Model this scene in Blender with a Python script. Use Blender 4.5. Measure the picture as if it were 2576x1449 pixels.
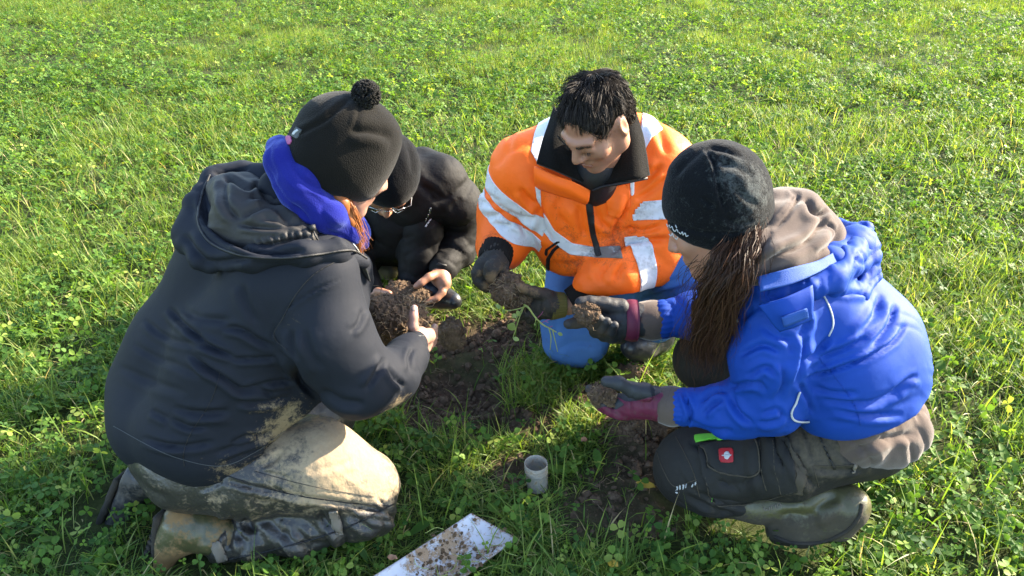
import bpy, math, random
import numpy as np
from mathutils import Vector, Matrix

for o in list(bpy.data.objects):
    bpy.data.objects.remove(o)
rng = np.random.default_rng(7)
random.seed(7)
scene = bpy.context.scene
COL = scene.collection

# ------------------------------------------------------------------ camera
CAM_H, PITCH, FPX, WPX, HPX = 1.60, math.radians(31.0), 2060.0, 2576.0, 1449.0
cam_d = bpy.data.cameras.new('camera')
cam_d.sensor_width = 36.0
cam_d.lens = 36.0 * FPX / WPX
cam_d.clip_start, cam_d.clip_end = 0.05, 2000.0
cam = bpy.data.objects.new('camera', cam_d)
cam.location = (0, 0, CAM_H)
cam.rotation_euler = (math.pi / 2 - PITCH, 0, 0)
COL.objects.link(cam)
scene.camera = cam

# ------------------------------------------------------------------ light
SUN_EL, SUN_AZ = 26.0, 23.0          # azimuth measured from +x towards +y
el, az = math.radians(SUN_EL), math.radians(SUN_AZ)
SUN_DIR = np.array([math.cos(el) * math.cos(az), math.cos(el) * math.sin(az), math.sin(el)])
world = bpy.data.worlds.new('World')
scene.world = world
world.use_nodes = True
wn = world.node_tree
sky = wn.nodes.new('ShaderNodeTexSky')
sky.sky_type = 'NISHITA'
sky.sun_disc = False
sky.sun_elevation = el
sky.sun_rotation = math.pi / 2 - az
sky.air_density = 1.0
sky.dust_density = 1.2
bg = wn.nodes['Background']
bg.inputs['Strength'].default_value = 0.15
wn.links.new(sky.outputs['Color'], bg.inputs['Color'])
sun_d = bpy.data.lights.new('sun', 'SUN')
sun_d.energy = 5.0
sun_d.angle = math.radians(0.55)
sun_d.color = (1.0, 0.87, 0.68)
sun = bpy.data.objects.new('sun', sun_d)
sun.rotation_euler = Vector(SUN_DIR).to_track_quat('Z', 'Y').to_euler()
COL.objects.link(sun)
scene.view_settings.view_transform = 'Standard'
scene.view_settings.look = 'None'
scene.view_settings.gamma = 1.0
scene.view_settings.use_curve_mapping = False
scene.view_settings.exposure = 2.45
scene.render.engine = 'CYCLES'
scene.cycles.max_bounces = 6
scene.cycles.diffuse_bounces = 3
scene.cycles.transmission_bounces = 4
scene.cycles.transparent_max_bounces = 6
scene.cycles.use_denoising = True

# ------------------------------------------------------------------ helpers
CT, ST = math.cos(PITCH), math.sin(PITCH)

def ray(u, v):
    xc, yc = (u - WPX / 2) / FPX, (HPX / 2 - v) / FPX
    return np.array([xc, CT + yc * ST, -ST + yc * CT])

def at(u, v, y):
    """world point on the sight line (u, v) of the photograph, y metres ahead"""
    d = ray(u, v)
    return np.array([0, 0, CAM_H]) + d * (y / d[1])

def atz(u, v, z=0.0):
    d = ray(u, v)
    return np.array([0, 0, CAM_H]) + d * ((z - CAM_H) / d[2])

def K(u, v, y, r):
    d = ray(u, v)
    return at(u, v, y), r * (y / d[1]) / FPX

def KS(*pts):
    return [K(*p) for p in pts]

def project(P):
    q = P - np.array([0, 0, CAM_H])
    dep = q[:, 1] * CT - q[:, 2] * ST
    up = q[:, 1] * ST + q[:, 2] * CT
    return np.stack([WPX / 2 + FPX * q[:, 0] / dep, HPX / 2 - FPX * up / dep], 1)

def _h(ix, iy, iz, seed):
    n = (ix.astype(np.int64) * 374761393 + iy.astype(np.int64) * 668265263 + iz.astype(np.int64) * 1274126177 + seed * 974711) & 0xffffffff
    n = ((n ^ (n >> 13)) * 1103515245) & 0xffffffff
    n = ((n ^ (n >> 16)) * 69069) & 0xffffffff
    return ((n >> 8) & 0xffff).astype(np.float32) / 32767.5 - 1.0

def vnoise(P, seed=0):
    P = np.asarray(P, dtype=np.float64)
    i = np.floor(P).astype(np.int64)
    f = (P - i).astype(np.float32)
    f = f * f * f * (f * (f * 6 - 15) + 10)
    out = 0
    for dx in (0, 1):
        wx = f[:, 0] if dx else 1 - f[:, 0]
        for dy in (0, 1):
            wy = f[:, 1] if dy else 1 - f[:, 1]
            for dz in (0, 1):
                wz = f[:, 2] if dz else 1 - f[:, 2]
                out = out + wx * wy * wz * _h(i[:, 0] + dx, i[:, 1] + dy, i[:, 2] + dz, seed)
    return out

def fbm(P, freq, octv=3, seed=0):
    out, a, t = 0, 1.0, 0
    for k in range(octv):
        out = out + a * vnoise(P * freq, seed + k * 17)
        t += a
        a *= 0.5
        freq *= 2.03
    return out / t

def unit(v):
    v = np.asarray(v, float)
    return v / (np.linalg.norm(v) + 1e-12)

def rot_head(yaw, pitch, roll=0.0):
    """columns: person's right, facing, up. yaw: heading of the face from +x towards +y"""
    y, p, r = map(math.radians, (yaw, pitch, roll))
    f = np.array([math.cos(y) * math.cos(p), math.sin(y) * math.cos(p), -math.sin(p)])
    u = np.array([math.cos(y) * math.sin(p), math.sin(y) * math.sin(p), math.cos(p)])
    x = np.cross(f, u)
    u2 = u * math.cos(r) + x * math.sin(r)
    return np.stack([np.cross(f, u2), f, u2], 1)

# ------------------------------------------------------------------ mesh making
def mk(name, V, F, mat=None, parent=None, attrs=None, smooth=True):
    """F: (n,3) or (n,4) array, or list of such arrays"""
    Fs = F if isinstance(F, list) else [F]
    Fs = [np.asarray(f, dtype=np.int32) for f in Fs if len(f)]
    me = bpy.data.meshes.new(name)
    V = np.asarray(V, dtype=np.float32)
    me.vertices.add(len(V))
    me.vertices.foreach_set('co', V.ravel())
    loops = np.concatenate([f.ravel() for f in Fs])
    tot = np.concatenate([np.full(len(f), f.shape[1], np.int32) for f in Fs])
    start = np.concatenate([[0], np.cumsum(tot)[:-1]]).astype(np.int32)
    me.loops.add(len(loops))
    me.loops.foreach_set('vertex_index', loops)
    me.polygons.add(len(tot))
    me.polygons.foreach_set('loop_start', start)
    me.update(calc_edges=True)
    me.polygons.foreach_set('use_smooth', np.full(len(tot), smooth, dtype=bool))
    for k, a in (attrs or {}).items():
        a = np.asarray(a, dtype=np.float32)
        if a.ndim == 1:
            me.attributes.new(k, 'FLOAT', 'POINT').data.foreach_set('value', a)
        else:
            me.attributes.new(k, 'FLOAT_VECTOR', 'POINT').data.foreach_set('vector', a.ravel())
    me.update()
    o = bpy.data.objects.new(name, me)
    if mat:
        me.materials.append(mat)
    COL.objects.link(o)
    if parent:
        put(o, parent)
    return o

def world_mat(p):
    m = Matrix.LocRotScale(p.location, p.rotation_euler, p.scale)
    if p.parent:
        m = world_mat(p.parent) @ p.matrix_parent_inverse @ m
    return m

def put(o, parent):
    o.parent = parent
    o.matrix_parent_inverse = world_mat(parent).inverted()

def tag(o, label, cat=None, group=None):
    o['label'] = label
    if cat:
        o['category'] = cat
    if group:
        o['group'] = group
    return o

def empty(name, loc, label, cat, group=None):
    o = bpy.data.objects.new(name, None)
    o.location = loc
    o.empty_display_size = 0.05
    COL.objects.link(o)
    return tag(o, label, cat, group)

def vnormals(V, F):
    N = np.zeros_like(V)
    if F.shape[1] == 4:
        fn = np.cross(V[F[:, 2]] - V[F[:, 0]], V[F[:, 3]] - V[F[:, 1]])
    else:
        fn = np.cross(V[F[:, 1]] - V[F[:, 0]], V[F[:, 2]] - V[F[:, 0]])
    for k in range(F.shape[1]):
        for c in range(3):
            N[:, c] += np.bincount(F[:, k], weights=fn[:, c], minlength=len(V))
    return N / (np.linalg.norm(N, axis=1, keepdims=True) + 1e-12)

def relax(V, F, it=1, lam=0.5):
    e = np.concatenate([F[:, [i, (i + 1) % F.shape[1]]] for i in range(F.shape[1])])
    e = np.concatenate([e, e[:, ::-1]])
    cnt = np.bincount(e[:, 0], minlength=len(V))[:, None]
    for _ in range(it):
        S = np.stack([np.bincount(e[:, 0], weights=V[e[:, 1], c], minlength=len(V)) for c in range(3)], 1)
        V = V + lam * (S / np.maximum(cnt, 1) - V)
    return V

class Field:
    """signed distance field of blended limbs, meshed with surface nets"""
    def __init__(s, vox=0.005):
        s.vox, s.pr = vox, []
    def cone(s, a, ra, b, rb, k=0.03, flat=None, sub=False):
        a, b = np.asarray(a, float), np.asarray(b, float)
        R = max(ra, rb)
        s.pr.append(('c', (a, ra, b, rb, flat), np.minimum(a, b) - R, np.maximum(a, b) + R, k, sub))
        return s
    def chain(s, pts, k=0.03, flat=None, sub=False):
        for (a, ra), (b, rb) in zip(pts[:-1], pts[1:]):
            s.cone(a, ra, b, rb, k, flat, sub)
        return s
    def ell(s, c, r, R=None, k=0.03, sub=False):
        c, r = np.asarray(c, float), np.asarray(r, float) * np.ones(3)
        R = np.eye(3) if R is None else R
        m = r.max()
        s.pr.append(('e', (c, r, R), c - m, c + m, k, sub))
        return s
    def box(s, c, h, R=None, rd=0.01, k=0.02, sub=False):
        c, h = np.asarray(c, float), np.asarray(h, float)
        R = np.eye(3) if R is None else R
        m = np.linalg.norm(h)
        s.pr.append(('b', (c, h, R, rd), c - m, c + m, k, sub))
        return s
    def half(s, c, n, k=0.01):
        """remove everything on the side n of the plane through c"""
        s.pr.append(('h', (np.asarray(c, float), unit(n)), None, None, k, True))
        return s
    def grid(s):
        lo = np.min([p[2] for p in s.pr if p[2] is not None and not p[5]], 0) - 0.02
        hi = np.max([p[3] for p in s.pr if p[3] is not None and not p[5]], 0) + 0.02
        n = np.ceil((hi - lo) / s.vox).astype(int) + 1
        F = np.full(n, 0.5, np.float32)
        ax = [(lo[i] + s.vox * np.arange(n[i])).astype(np.float32) for i in range(3)]
        for kind, a, pl, ph, k, sub in s.pr:
            if pl is None:
                sl = [slice(0, n[i]) for i in range(3)]
            else:
                i0 = np.clip(np.floor((pl - k - 0.012 - lo) / s.vox).astype(int), 0, n)
                i1 = np.clip(np.ceil((ph + k + 0.012 - lo) / s.vox).astype(int) + 1, 0, n)
                if (i1 <= i0).any():
                    continue
                sl = [slice(i0[i], i1[i]) for i in range(3)]
            X = ax[0][sl[0]][:, None, None]
            Y = ax[1][sl[1]][None, :, None]
            Z = ax[2][sl[2]][None, None, :]
            if kind == 'c':
                p, ra, q, rb, flat = a
                ba = q - p
                L = float(ba @ ba) + 1e-9
                x, y, z = X - p[0], Y - p[1], Z - p[2]
                h = np.clip((x * ba[0] + y * ba[1] + z * ba[2]) / np.float32(L), 0, 1)
                x, y, z = x - h * ba[0], y - h * ba[1], z - h * ba[2]
                if flat is not None:
                    nn, fc = flat
                    t = (x * nn[0] + y * nn[1] + z * nn[2]) * (1 / fc - 1)
                    x, y, z = x + t * nn[0], y + t * nn[1], z + t * nn[2]
                d = np.sqrt(x * x + y * y + z * z) - (ra + h * (rb - ra))
                if flat is not None:
                    d = d * min(1.0, 0.5 + 0.5 * fc)
            elif kind == 'e':
                c, r, R = a
                x, y, z = X - c[0], Y - c[1], Z - c[2]
                l = [x * R[0, i] + y * R[1, i] + z * R[2, i] for i in range(3)]
                k0 = np.sqrt(sum((l[i] / r[i]) ** 2 for i in range(3)))
                k1 = np.sqrt(sum((l[i] / r[i] ** 2) ** 2 for i in range(3))) + 1e-6
                d = k0 * (k0 - 1) / k1
            elif kind == 'b':
                c, hh, R, rd = a
                x, y, z = X - c[0], Y - c[1], Z - c[2]
                l = [np.abs(x * R[0, i] + y * R[1, i] + z * R[2, i]) - (hh[i] - rd) for i in range(3)]
                d = np.sqrt(sum(np.maximum(t, 0) ** 2 for t in l)) + np.minimum(np.maximum(np.maximum(l[0], l[1]), l[2]), 0) - rd
            else:
                c, nn = a
                d = -((X - c[0]) * nn[0] + (Y - c[1]) * nn[1] + (Z - c[2]) * nn[2])
            d = d.astype(np.float32)
            G = F[tuple(sl)]
            if sub:
                d = -d
                h = np.maximum(k - np.abs(G - d), 0) / k
                F[tuple(sl)] = np.maximum(G, d) + h * h * k * 0.25
            else:
                h = np.maximum(k - np.abs(G - d), 0) / k
                F[tuple(sl)] = np.minimum(G, d) - h * h * k * 0.25
        return F, lo
    def mesh(s, smooth=1):
        F, lo = s.grid()
        V, Q = nets(F, lo, s.vox)
        if smooth:
            V = relax(V, Q, smooth, 0.5)
        return V, Q

def nets(F, lo, vox):
    S = F < 0
    n = F.shape
    c = np.zeros((n[0] - 1, n[1] - 1, n[2] - 1), np.uint8)
    for dx in (0, 1):
        for dy in (0, 1):
            for dz in (0, 1):
                c += S[dx:n[0] - 1 + dx, dy:n[1] - 1 + dy, dz:n[2] - 1 + dz]
    act = np.argwhere((c > 0) & (c < 8))
    idx = np.full(c.shape, -1, np.int32)
    idx[act[:, 0], act[:, 1], act[:, 2]] = np.arange(len(act))
    P = np.zeros((len(act), 3))
    cnt = np.zeros(len(act))
    cor = [(i, j, k) for i in (0, 1) for j in (0, 1) for k in (0, 1)]
    val = {q: F[act[:, 0] + q[0], act[:, 1] + q[1], act[:, 2] + q[2]] for q in cor}
    for a in cor:
        for ax in range(3):
            if a[ax] == 0:
                b = list(a); b[ax] = 1; b = tuple(b)
                fa, fb = val[a], val[b]
                m = (fa < 0) != (fb < 0)
                t = np.where(m, fa / np.where(m, fa - fb, 1), 0)
                for q in range(3):
                    P[:, q] += np.where(m, a[q] + (t if q == ax else 0), 0)
                cnt += m
    P = (act + P / cnt[:, None]) * vox + lo
    quads = []
    for ax in range(3):
        o1, o2 = [(1, 2), (2, 0), (0, 1)][ax]
        sl0, sl1 = [slice(None)] * 3, [slice(None)] * 3
        sl0[ax], sl1[ax] = slice(0, -1), slice(1, None)
        A, B = S[tuple(sl0)], S[tuple(sl1)]
        e = np.argwhere(A != B)
        e = e[(e[:, o1] > 0) & (e[:, o2] > 0) & (e[:, o1] < n[o1] - 1) & (e[:, o2] < n[o2] - 1)]
        sgn = A[e[:, 0], e[:, 1], e[:, 2]]
        def g(d1, d2):
            q = e.copy()
            q[:, o1] -= d1
            q[:, o2] -= d2
            return idx[q[:, 0], q[:, 1], q[:, 2]]
        q4 = np.stack([g(1, 1), g(0, 1), g(0, 0), g(1, 0)], 1)
        q4[~sgn] = q4[~sgn][:, ::-1]
        quads.append(q4)
    Q = np.concatenate(quads)
    return P, Q[(Q >= 0).all(1)]

def seg_dist(P, a, b):
    a, b = np.asarray(a, float), np.asarray(b, float)
    ba = b - a
    h = np.clip(((P - a) @ ba) / (ba @ ba + 1e-12), 0, 1)
    return np.linalg.norm(P - a - h[:, None] * ba, axis=1), h

def wrinkle(P, layers):
    """each layer: (a, b, reach, across, freq, stretch, amp, seed): creases across the direction given"""
    out = np.zeros(len(P))
    for a, b, R, nrm, freq, stretch, amp, seed in layers:
        d, _ = seg_dist(P, a, b)
        w = np.exp(-(d / R) ** 4)
        m = w > 0.01
        if not m.any():
            continue
        p = P[m]
        n = unit(nrm)
        t1 = unit(np.cross(n, [0.3, 0.2, 1.0]))
        t2 = np.cross(n, t1)
        warp = vnoise(p * 7.0, seed + 5) * 0.8
        fq = freq * 1.25
        q = np.stack([p @ n * fq + warp, p @ t1 * fq / stretch, p @ t2 * fq / stretch], 1) + seed * 3.7
        n1, n2 = vnoise(q, seed), vnoise(q * 2.1 + 9.1, seed + 3)
        r = 0.9 * np.tanh(np.abs(n1) * 3.2) - 0.55 + 0.5 * (0.45 - np.abs(n2)) + 0.5 * n1
        out[m] += amp * w[m] * r
    return out

CURN = [None]
def px_depth(V):
    return (V[:, 1] * CT - (V[:, 2] - CAM_H) * ST) / FPX

def pcreases(V, lines, k=1.0):
    """folds traced on the cloth: each (points, half width in px, depth in m); groove with a soft ridge on one side"""
    uv, mpp = project(V), px_depth(V)
    N = CURN[0]
    dv = np.array([0, 0, CAM_H]) - V
    vis = np.clip(((N * dv).sum(1) / np.linalg.norm(dv, axis=1) + .15) * 4, 0, 1)
    out = np.zeros(len(V))
    for pts, w, dep in lines:
        p = catmull(np.array(pts, float), max(6, 4 * len(pts)))
        L = np.concatenate([[0], np.cumsum(np.linalg.norm(np.diff(p, axis=0), axis=1))])
        lo, hi = p.min(0) - 6 * w, p.max(0) + 6 * w
        m = ((uv > lo) & (uv < hi)).all(1) & (vis > 0)
        if not m.any():
            continue
        q = uv[m]
        best, sg, tt = np.full(len(q), 1e9), np.zeros(len(q)), np.zeros(len(q))
        for i in range(len(p) - 1):
            e = p[i + 1] - p[i]
            l2 = e @ e + 1e-9
            wq = q - p[i]
            h = np.clip((wq @ e) / l2, 0, 1)
            r = wq - h[:, None] * e
            d = np.linalg.norm(r, axis=1)
            u = d < best
            best = np.where(u, d, best)
            sg = np.where(u, np.sign(e[0] * wq[:, 1] - e[1] * wq[:, 0]), sg)
            tt = np.where(u, (L[i] + h * (L[i + 1] - L[i])) / L[-1], tt)
        s = best * sg / w
        tap = np.clip(np.minimum(tt, 1 - tt) * 5, 0, 1) ** .7 * np.clip(2.2 - best / (3 * w), 0, 1)
        wob = 1 + .35 * vnoise(V[m] * 30, 3)
        prof = -1.0 * np.exp(-(s * 1.15) ** 2) + .75 * np.exp(-((s - 2.1) / 1.3) ** 2) + .28 * np.exp(-((s + 2.0) / 1.3) ** 2)
        out[m] += k * dep * prof * tap * vis[m] * wob
    return out

def crease(P, a, b, width, depth):
    """single fold between two points, traced as seen"""
    ua, ub = project(np.array([a, b]))
    return pcreases(P, [([ua, (ua + ub) / 2 + (ub - ua)[::-1] * [.06, -.06], ub], width / .0009, depth)])

def displaced(V, Q, d):
    return V + vnormals(V, Q) * d[:, None]

def tri(Q):
    if Q.shape[1] == 3:
        return Q
    return np.concatenate([Q[:, [0, 1, 2]], Q[:, [0, 2, 3]]])

def clip_mesh(V, Q, s):
    """the part of a surface where s > 0, edges cut along s = 0"""
    T = tri(Q)
    pos = s[T] > 0
    c = pos.sum(1)
    out = [T[c == 3]]
    newV = [V]
    base = len(V)
    for want in (1, 2):
        m = c == want
        t = T[m]
        if not len(t):
            continue
        odd = pos[m].argmax(1) if want == 1 else (~pos[m]).argmax(1)
        t = np.stack([t[np.arange(len(t)), (odd + k) % 3] for k in range(3)], 1)
        def cut(i, j):
            f = s[t[:, i]] / (s[t[:, i]] - s[t[:, j]] + 1e-12)
            return V[t[:, i]] + f[:, None] * (V[t[:, j]] - V[t[:, i]])
        A, B = cut(0, 1), cut(0, 2)
        ia = base + np.arange(len(t))
        ib = ia + len(t)
        base += 2 * len(t)
        newV += [A, B]
        if want == 1:
            out.append(np.stack([t[:, 0], ia, ib], 1))
        else:
            out.append(np.stack([ia, t[:, 1], t[:, 2]], 1))
            out.append(np.stack([ia, t[:, 2], ib], 1))
    V2, F2 = np.concatenate(newV), np.concatenate(out)
    # weld
    key = np.round(V2 * 2e5).astype(np.int64)
    _, first, inv = np.unique(key, axis=0, return_index=True, return_inverse=True)
    inv = inv.ravel()
    V2, F2 = V2[first], inv[F2]
    F2 = F2[(F2[:, 0] != F2[:, 1]) & (F2[:, 1] != F2[:, 2]) & (F2[:, 0] != F2[:, 2])]
    used = np.unique(F2)
    re = np.full(len(V2), -1); re[used] = np.arange(len(used))
    return V2[used], re[F2]

def poly_sd(uv, poly):
    """positive inside the polygon"""
    poly = np.asarray(poly, float)
    d = np.full(len(uv), 1e9)
    ins = np.zeros(len(uv), bool)
    for a, b in zip(poly, np.roll(poly, -1, 0)):
        e = b - a
        w = uv - a
        h = np.clip((w @ e) / (e @ e), 0, 1)
        d = np.minimum(d, np.linalg.norm(w - h[:, None] * e, axis=1))
        c = ((a[1] <= uv[:, 1]) & (b[1] > uv[:, 1])) | ((b[1] <= uv[:, 1]) & (a[1] > uv[:, 1]))
        x = a[0] + (uv[:, 1] - a[1]) / (b[1] - a[1] + 1e-12) * (b[0] - a[0])
        ins ^= c & (uv[:, 0] < x)
    return np.where(ins, d, -d)

def facing(V, Q):
    N = vnormals(V, Q)
    d = np.array([0, 0, CAM_H]) - V
    return (N * d).sum(1) / np.linalg.norm(d, axis=1)

def shell(name, V, T, off, thick, mat, parent, attrs=None, smooth=True):
    """thin piece lying on a surface, with its own thickness"""
    N = vnormals(V, T)
    top = V + N * (off + thick)
    bot = V + N * (off - 0.002)
    n = len(V)
    e = np.concatenate([T[:, [0, 1]], T[:, [1, 2]], T[:, [2, 0]]])
    es = np.sort(e, 1)
    u, inv, ct = np.unique(es, axis=0, return_inverse=True, return_counts=True)
    bd = e[ct[inv.ravel()] == 1]
    side = np.stack([bd[:, 1], bd[:, 0], bd[:, 0] + n, bd[:, 1] + n], 1)
    at_ = {k: np.concatenate([a, a]) for k, a in (attrs or {}).items()}
    return mk(name, np.concatenate([top, bot]), [T, T[:, ::-1] + n, side], mat, parent, at_, smooth)

def islands(V, T, least=8):
    """the separate pieces of a triangle mesh"""
    lab = np.arange(len(V))
    while True:
        m = lab[T].min(1)
        new = lab.copy()
        for k in range(3):
            np.minimum.at(new, T[:, k], m)
        new = new[new]
        if (new == lab).all():
            break
        lab = new
    tl = lab[T[:, 0]]
    out = []
    for l in np.unique(tl):
        t = T[tl == l]
        if len(t) < least:
            continue
        used = np.unique(t)
        re = np.full(len(V), -1); re[used] = np.arange(len(used))
        out.append((V[used], re[t], used))
    return out

def patch(name, V, Q, s, mat, parent, off=0.0, thick=0.002, keep=None, smooth=True):
    s = np.asarray(s, float)
    if keep is not None:
        s = np.where(keep, s, np.minimum(s, -1e-3))
    V2, T2 = clip_mesh(V, Q, s)
    if len(T2) == 0:
        return None
    o = None
    for v, t, _ in islands(V2, T2):
        o = shell(name, v, t, off, thick, mat, parent, None, smooth)
    return o

def pix_patch(name, V, Q, poly, mat, parent, off=0.0, thick=0.002, lim=0.05, ysel=None):
    s = poly_sd(project(V), poly)
    keep = facing(V, Q) > lim
    if ysel is not None:
        keep &= ysel(V)
    return patch(name, V, Q, s, mat, parent, off, thick, keep)

def surf_points(V, Q, pts, step=4.0, off=.0012, lim=-.1, smooth=True, tol=9.0):
    """points of a pixel polyline laid on the front of a surface"""
    uv, fc = project(V), facing(V, Q)
    dep = px_depth(V)
    N = vnormals(V, Q)
    p = np.array(pts, float)
    n = max(2, int(np.linalg.norm(np.diff(p, axis=0), axis=1).sum() / step) + 1)
    p = catmull(p, n) if smooth and len(p) > 2 else np.array([np.array([np.interp(t, np.linspace(0, 1, len(p)), p[:, c]) for c in (0, 1)]) for t in np.linspace(0, 1, n)])
    ok = np.nonzero(fc > lim)[0]
    out = []
    for q in p:
        d = np.linalg.norm(uv[ok] - q, axis=1)
        c = ok[d < tol]
        if not len(c):
            continue
        c = c[dep[c] < dep[c].min() + .03 / FPX]
        w = np.exp(-(np.linalg.norm(uv[c] - q, axis=1) / 3.0) ** 2) + 1e-9
        w /= w.sum()
        y = (w * V[c, 1]).sum()
        nn = unit((w[:, None] * N[c]).sum(0))
        out.append(at(q[0], q[1], y) + nn * off)
    return np.array(out)

def surf_line(name, V, Q, lines, r, mat, parent, off=.0008, sides=5, **kw):
    if not isinstance(lines[0][0], (tuple, list)):
        lines = [lines]
    P = [surf_points(V, Q, l, off=off, **kw) for l in lines]
    P = [p for p in P if len(p) > 1]
    for p in P:
        tubes(name, [p], [r], mat, parent, sides)

def line_poly(pts, w):
    """outline of a band of width w along a pixel polyline"""
    p = np.asarray(pts, float)
    t = np.gradient(p, axis=0)
    t /= np.linalg.norm(t, axis=1, keepdims=True) + 1e-9
    n = np.stack([-t[:, 1], t[:, 0]], 1)
    return np.concatenate([p + n * w / 2, (p - n * w / 2)[::-1]])

def catmull(P, n, axis=0):
    P = np.moveaxis(np.asarray(P, float), axis, 0)
    m = len(P)
    if m == 2:
        t = np.linspace(0, 1, n)
        out = P[0] + (P[1] - P[0]) * t.reshape(-1, *([1] * (P.ndim - 1)))
        return np.moveaxis(out, 0, axis)
    Pe = np.concatenate([[2 * P[0] - P[1]], P, [2 * P[-1] - P[-2]]])
    x = np.linspace(0, m - 1, n)
    i = np.minimum(x.astype(int), m - 2)
    t = (x - i).reshape(-1, *([1] * (P.ndim - 1)))
    p0, p1, p2, p3 = Pe[i], Pe[i + 1], Pe[i + 2], Pe[i + 3]
    out = 0.5 * (2 * p1 + (p2 - p0) * t + (2 * p0 - 5 * p1 + 4 * p2 - p3) * t * t + (3 * p1 - p0 - 3 * p2 + p3) * t ** 3)
    return np.moveaxis(out, 0, axis)

def sheet(name, rows, mat, parent, nu=24, nv=16, thick=0.004, wob=0.0, seed=0, ridge=None):
    """cloth sheet through rows of control points, with thickness"""
    C = np.array(rows, float)
    S = catmull(catmull(C, nu, 0), nv, 1)
    V = S.reshape(-1, 3)
    i, j = np.meshgrid(np.arange(nu - 1), np.arange(nv - 1), indexing='ij')
    a = (i * nv + j).ravel()
    Q = np.stack([a, a + nv, a + nv + 1, a + 1], 1)
    N = vnormals(V, Q)
    if (N * (np.array([0, 0, CAM_H]) - V)).sum() < 0:
        Q = Q[:, ::-1]
        N = -N
    if wob:
        V = V + N * (wob * fbm(V, 14, 2, seed))[:, None]
    if ridge is not None:
        V = V + N * ridge(V)[:, None]
    o = shell(name, V, tri(Q), 0.0, thick, mat, parent)
    return o

def tube_arrays(paths, radii, sides=5):
    """list of (n,3) polylines with radius arrays -> V, Q"""
    Vs, Qs, base = [], [], 0
    for p, r in zip(paths, radii):
        p = np.asarray(p, float)
        n = len(p)
        r = np.broadcast_to(r, n)
        t = np.gradient(p, axis=0)
        t /= np.linalg.norm(t, axis=1, keepdims=True) + 1e-9
        ref = np.array([0.13, 0.27, 0.95]) if abs(t[:, 2]).mean() < 0.8 else np.array([1.0, 0.1, 0.05])
        a = np.cross(t, ref); a /= np.linalg.norm(a, axis=1, keepdims=True) + 1e-9
        b = np.cross(t, a)
        ang = np.linspace(0, 2 * np.pi, sides, endpoint=False)
        ring = p[:, None] + r[:, None, None] * (np.cos(ang)[None, :, None] * a[:, None] + np.sin(ang)[None, :, None] * b[:, None])
        Vs.append(ring.reshape(-1, 3))
        i, j = np.meshgrid(np.arange(n - 1), np.arange(sides), indexing='ij')
        j2 = (j + 1) % sides
        Qs.append(np.stack([i * sides + j, i * sides + j2, (i + 1) * sides + j2, (i + 1) * sides + j], -1).reshape(-1, 4) + base)
        # caps
        base2 = base + n * sides
        Vs.append(p[[0, -1]])
        base = base2 + 2
        k = np.arange(sides); k2 = (k + 1) % sides
        b0 = base2 - n * sides
        Qs.append(np.stack([b0 + k2, b0 + k, np.full(sides, base2), np.full(sides, base2)], 1))
        e0 = base2 - sides
        Qs.append(np.stack([e0 + k, e0 + k2, np.full(sides, base2 + 1), np.full(sides, base2 + 1)], 1))
    V, Q = np.concatenate(Vs), np.concatenate(Qs)
    tr = Q[Q[:, 2] == Q[:, 3]][:, :3]
    return V, [Q[Q[:, 2] != Q[:, 3]], tr]

def tubes(name, paths, radii, mat, parent=None, sides=5):
    V, F = tube_arrays(paths, radii, sides)
    return mk(name, V, F, mat, parent)

def ribbons(name, S, width, mat, parent, tint=None, taper=0.25, seed=1):
    """S: (n, m, 3) strands -> flat hair ribbons, random twist"""
    n, m, _ = S.shape
    r = np.random.default_rng(seed)
    t = np.gradient(S, axis=1)
    side = r.normal(size=(n, 1, 3))
    side = np.cross(t, side)
    side /= np.linalg.norm(side, axis=2, keepdims=True) + 1e-9
    w = width * (1 - (1 - taper) * np.linspace(0, 1, m) ** 2)[None, :, None] * 0.5
    V = np.stack([S - side * w, S + side * w], 2).reshape(-1, 3)
    i, j = np.meshgrid(np.arange(n), np.arange(m - 1), indexing='ij')
    a = ((i * m + j) * 2).ravel()
    Q = np.stack([a, a + 1, a + 3, a + 2], 1)
    tv = r.random(n) if tint is None else tint
    return mk(name, V, Q, mat, parent, {'tint': np.repeat(tv, m * 2)})

# ------------------------------------------------------------------ materials
ALB = 0.54
def alb(c):
    return tuple(x * ALB for x in c)

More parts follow.
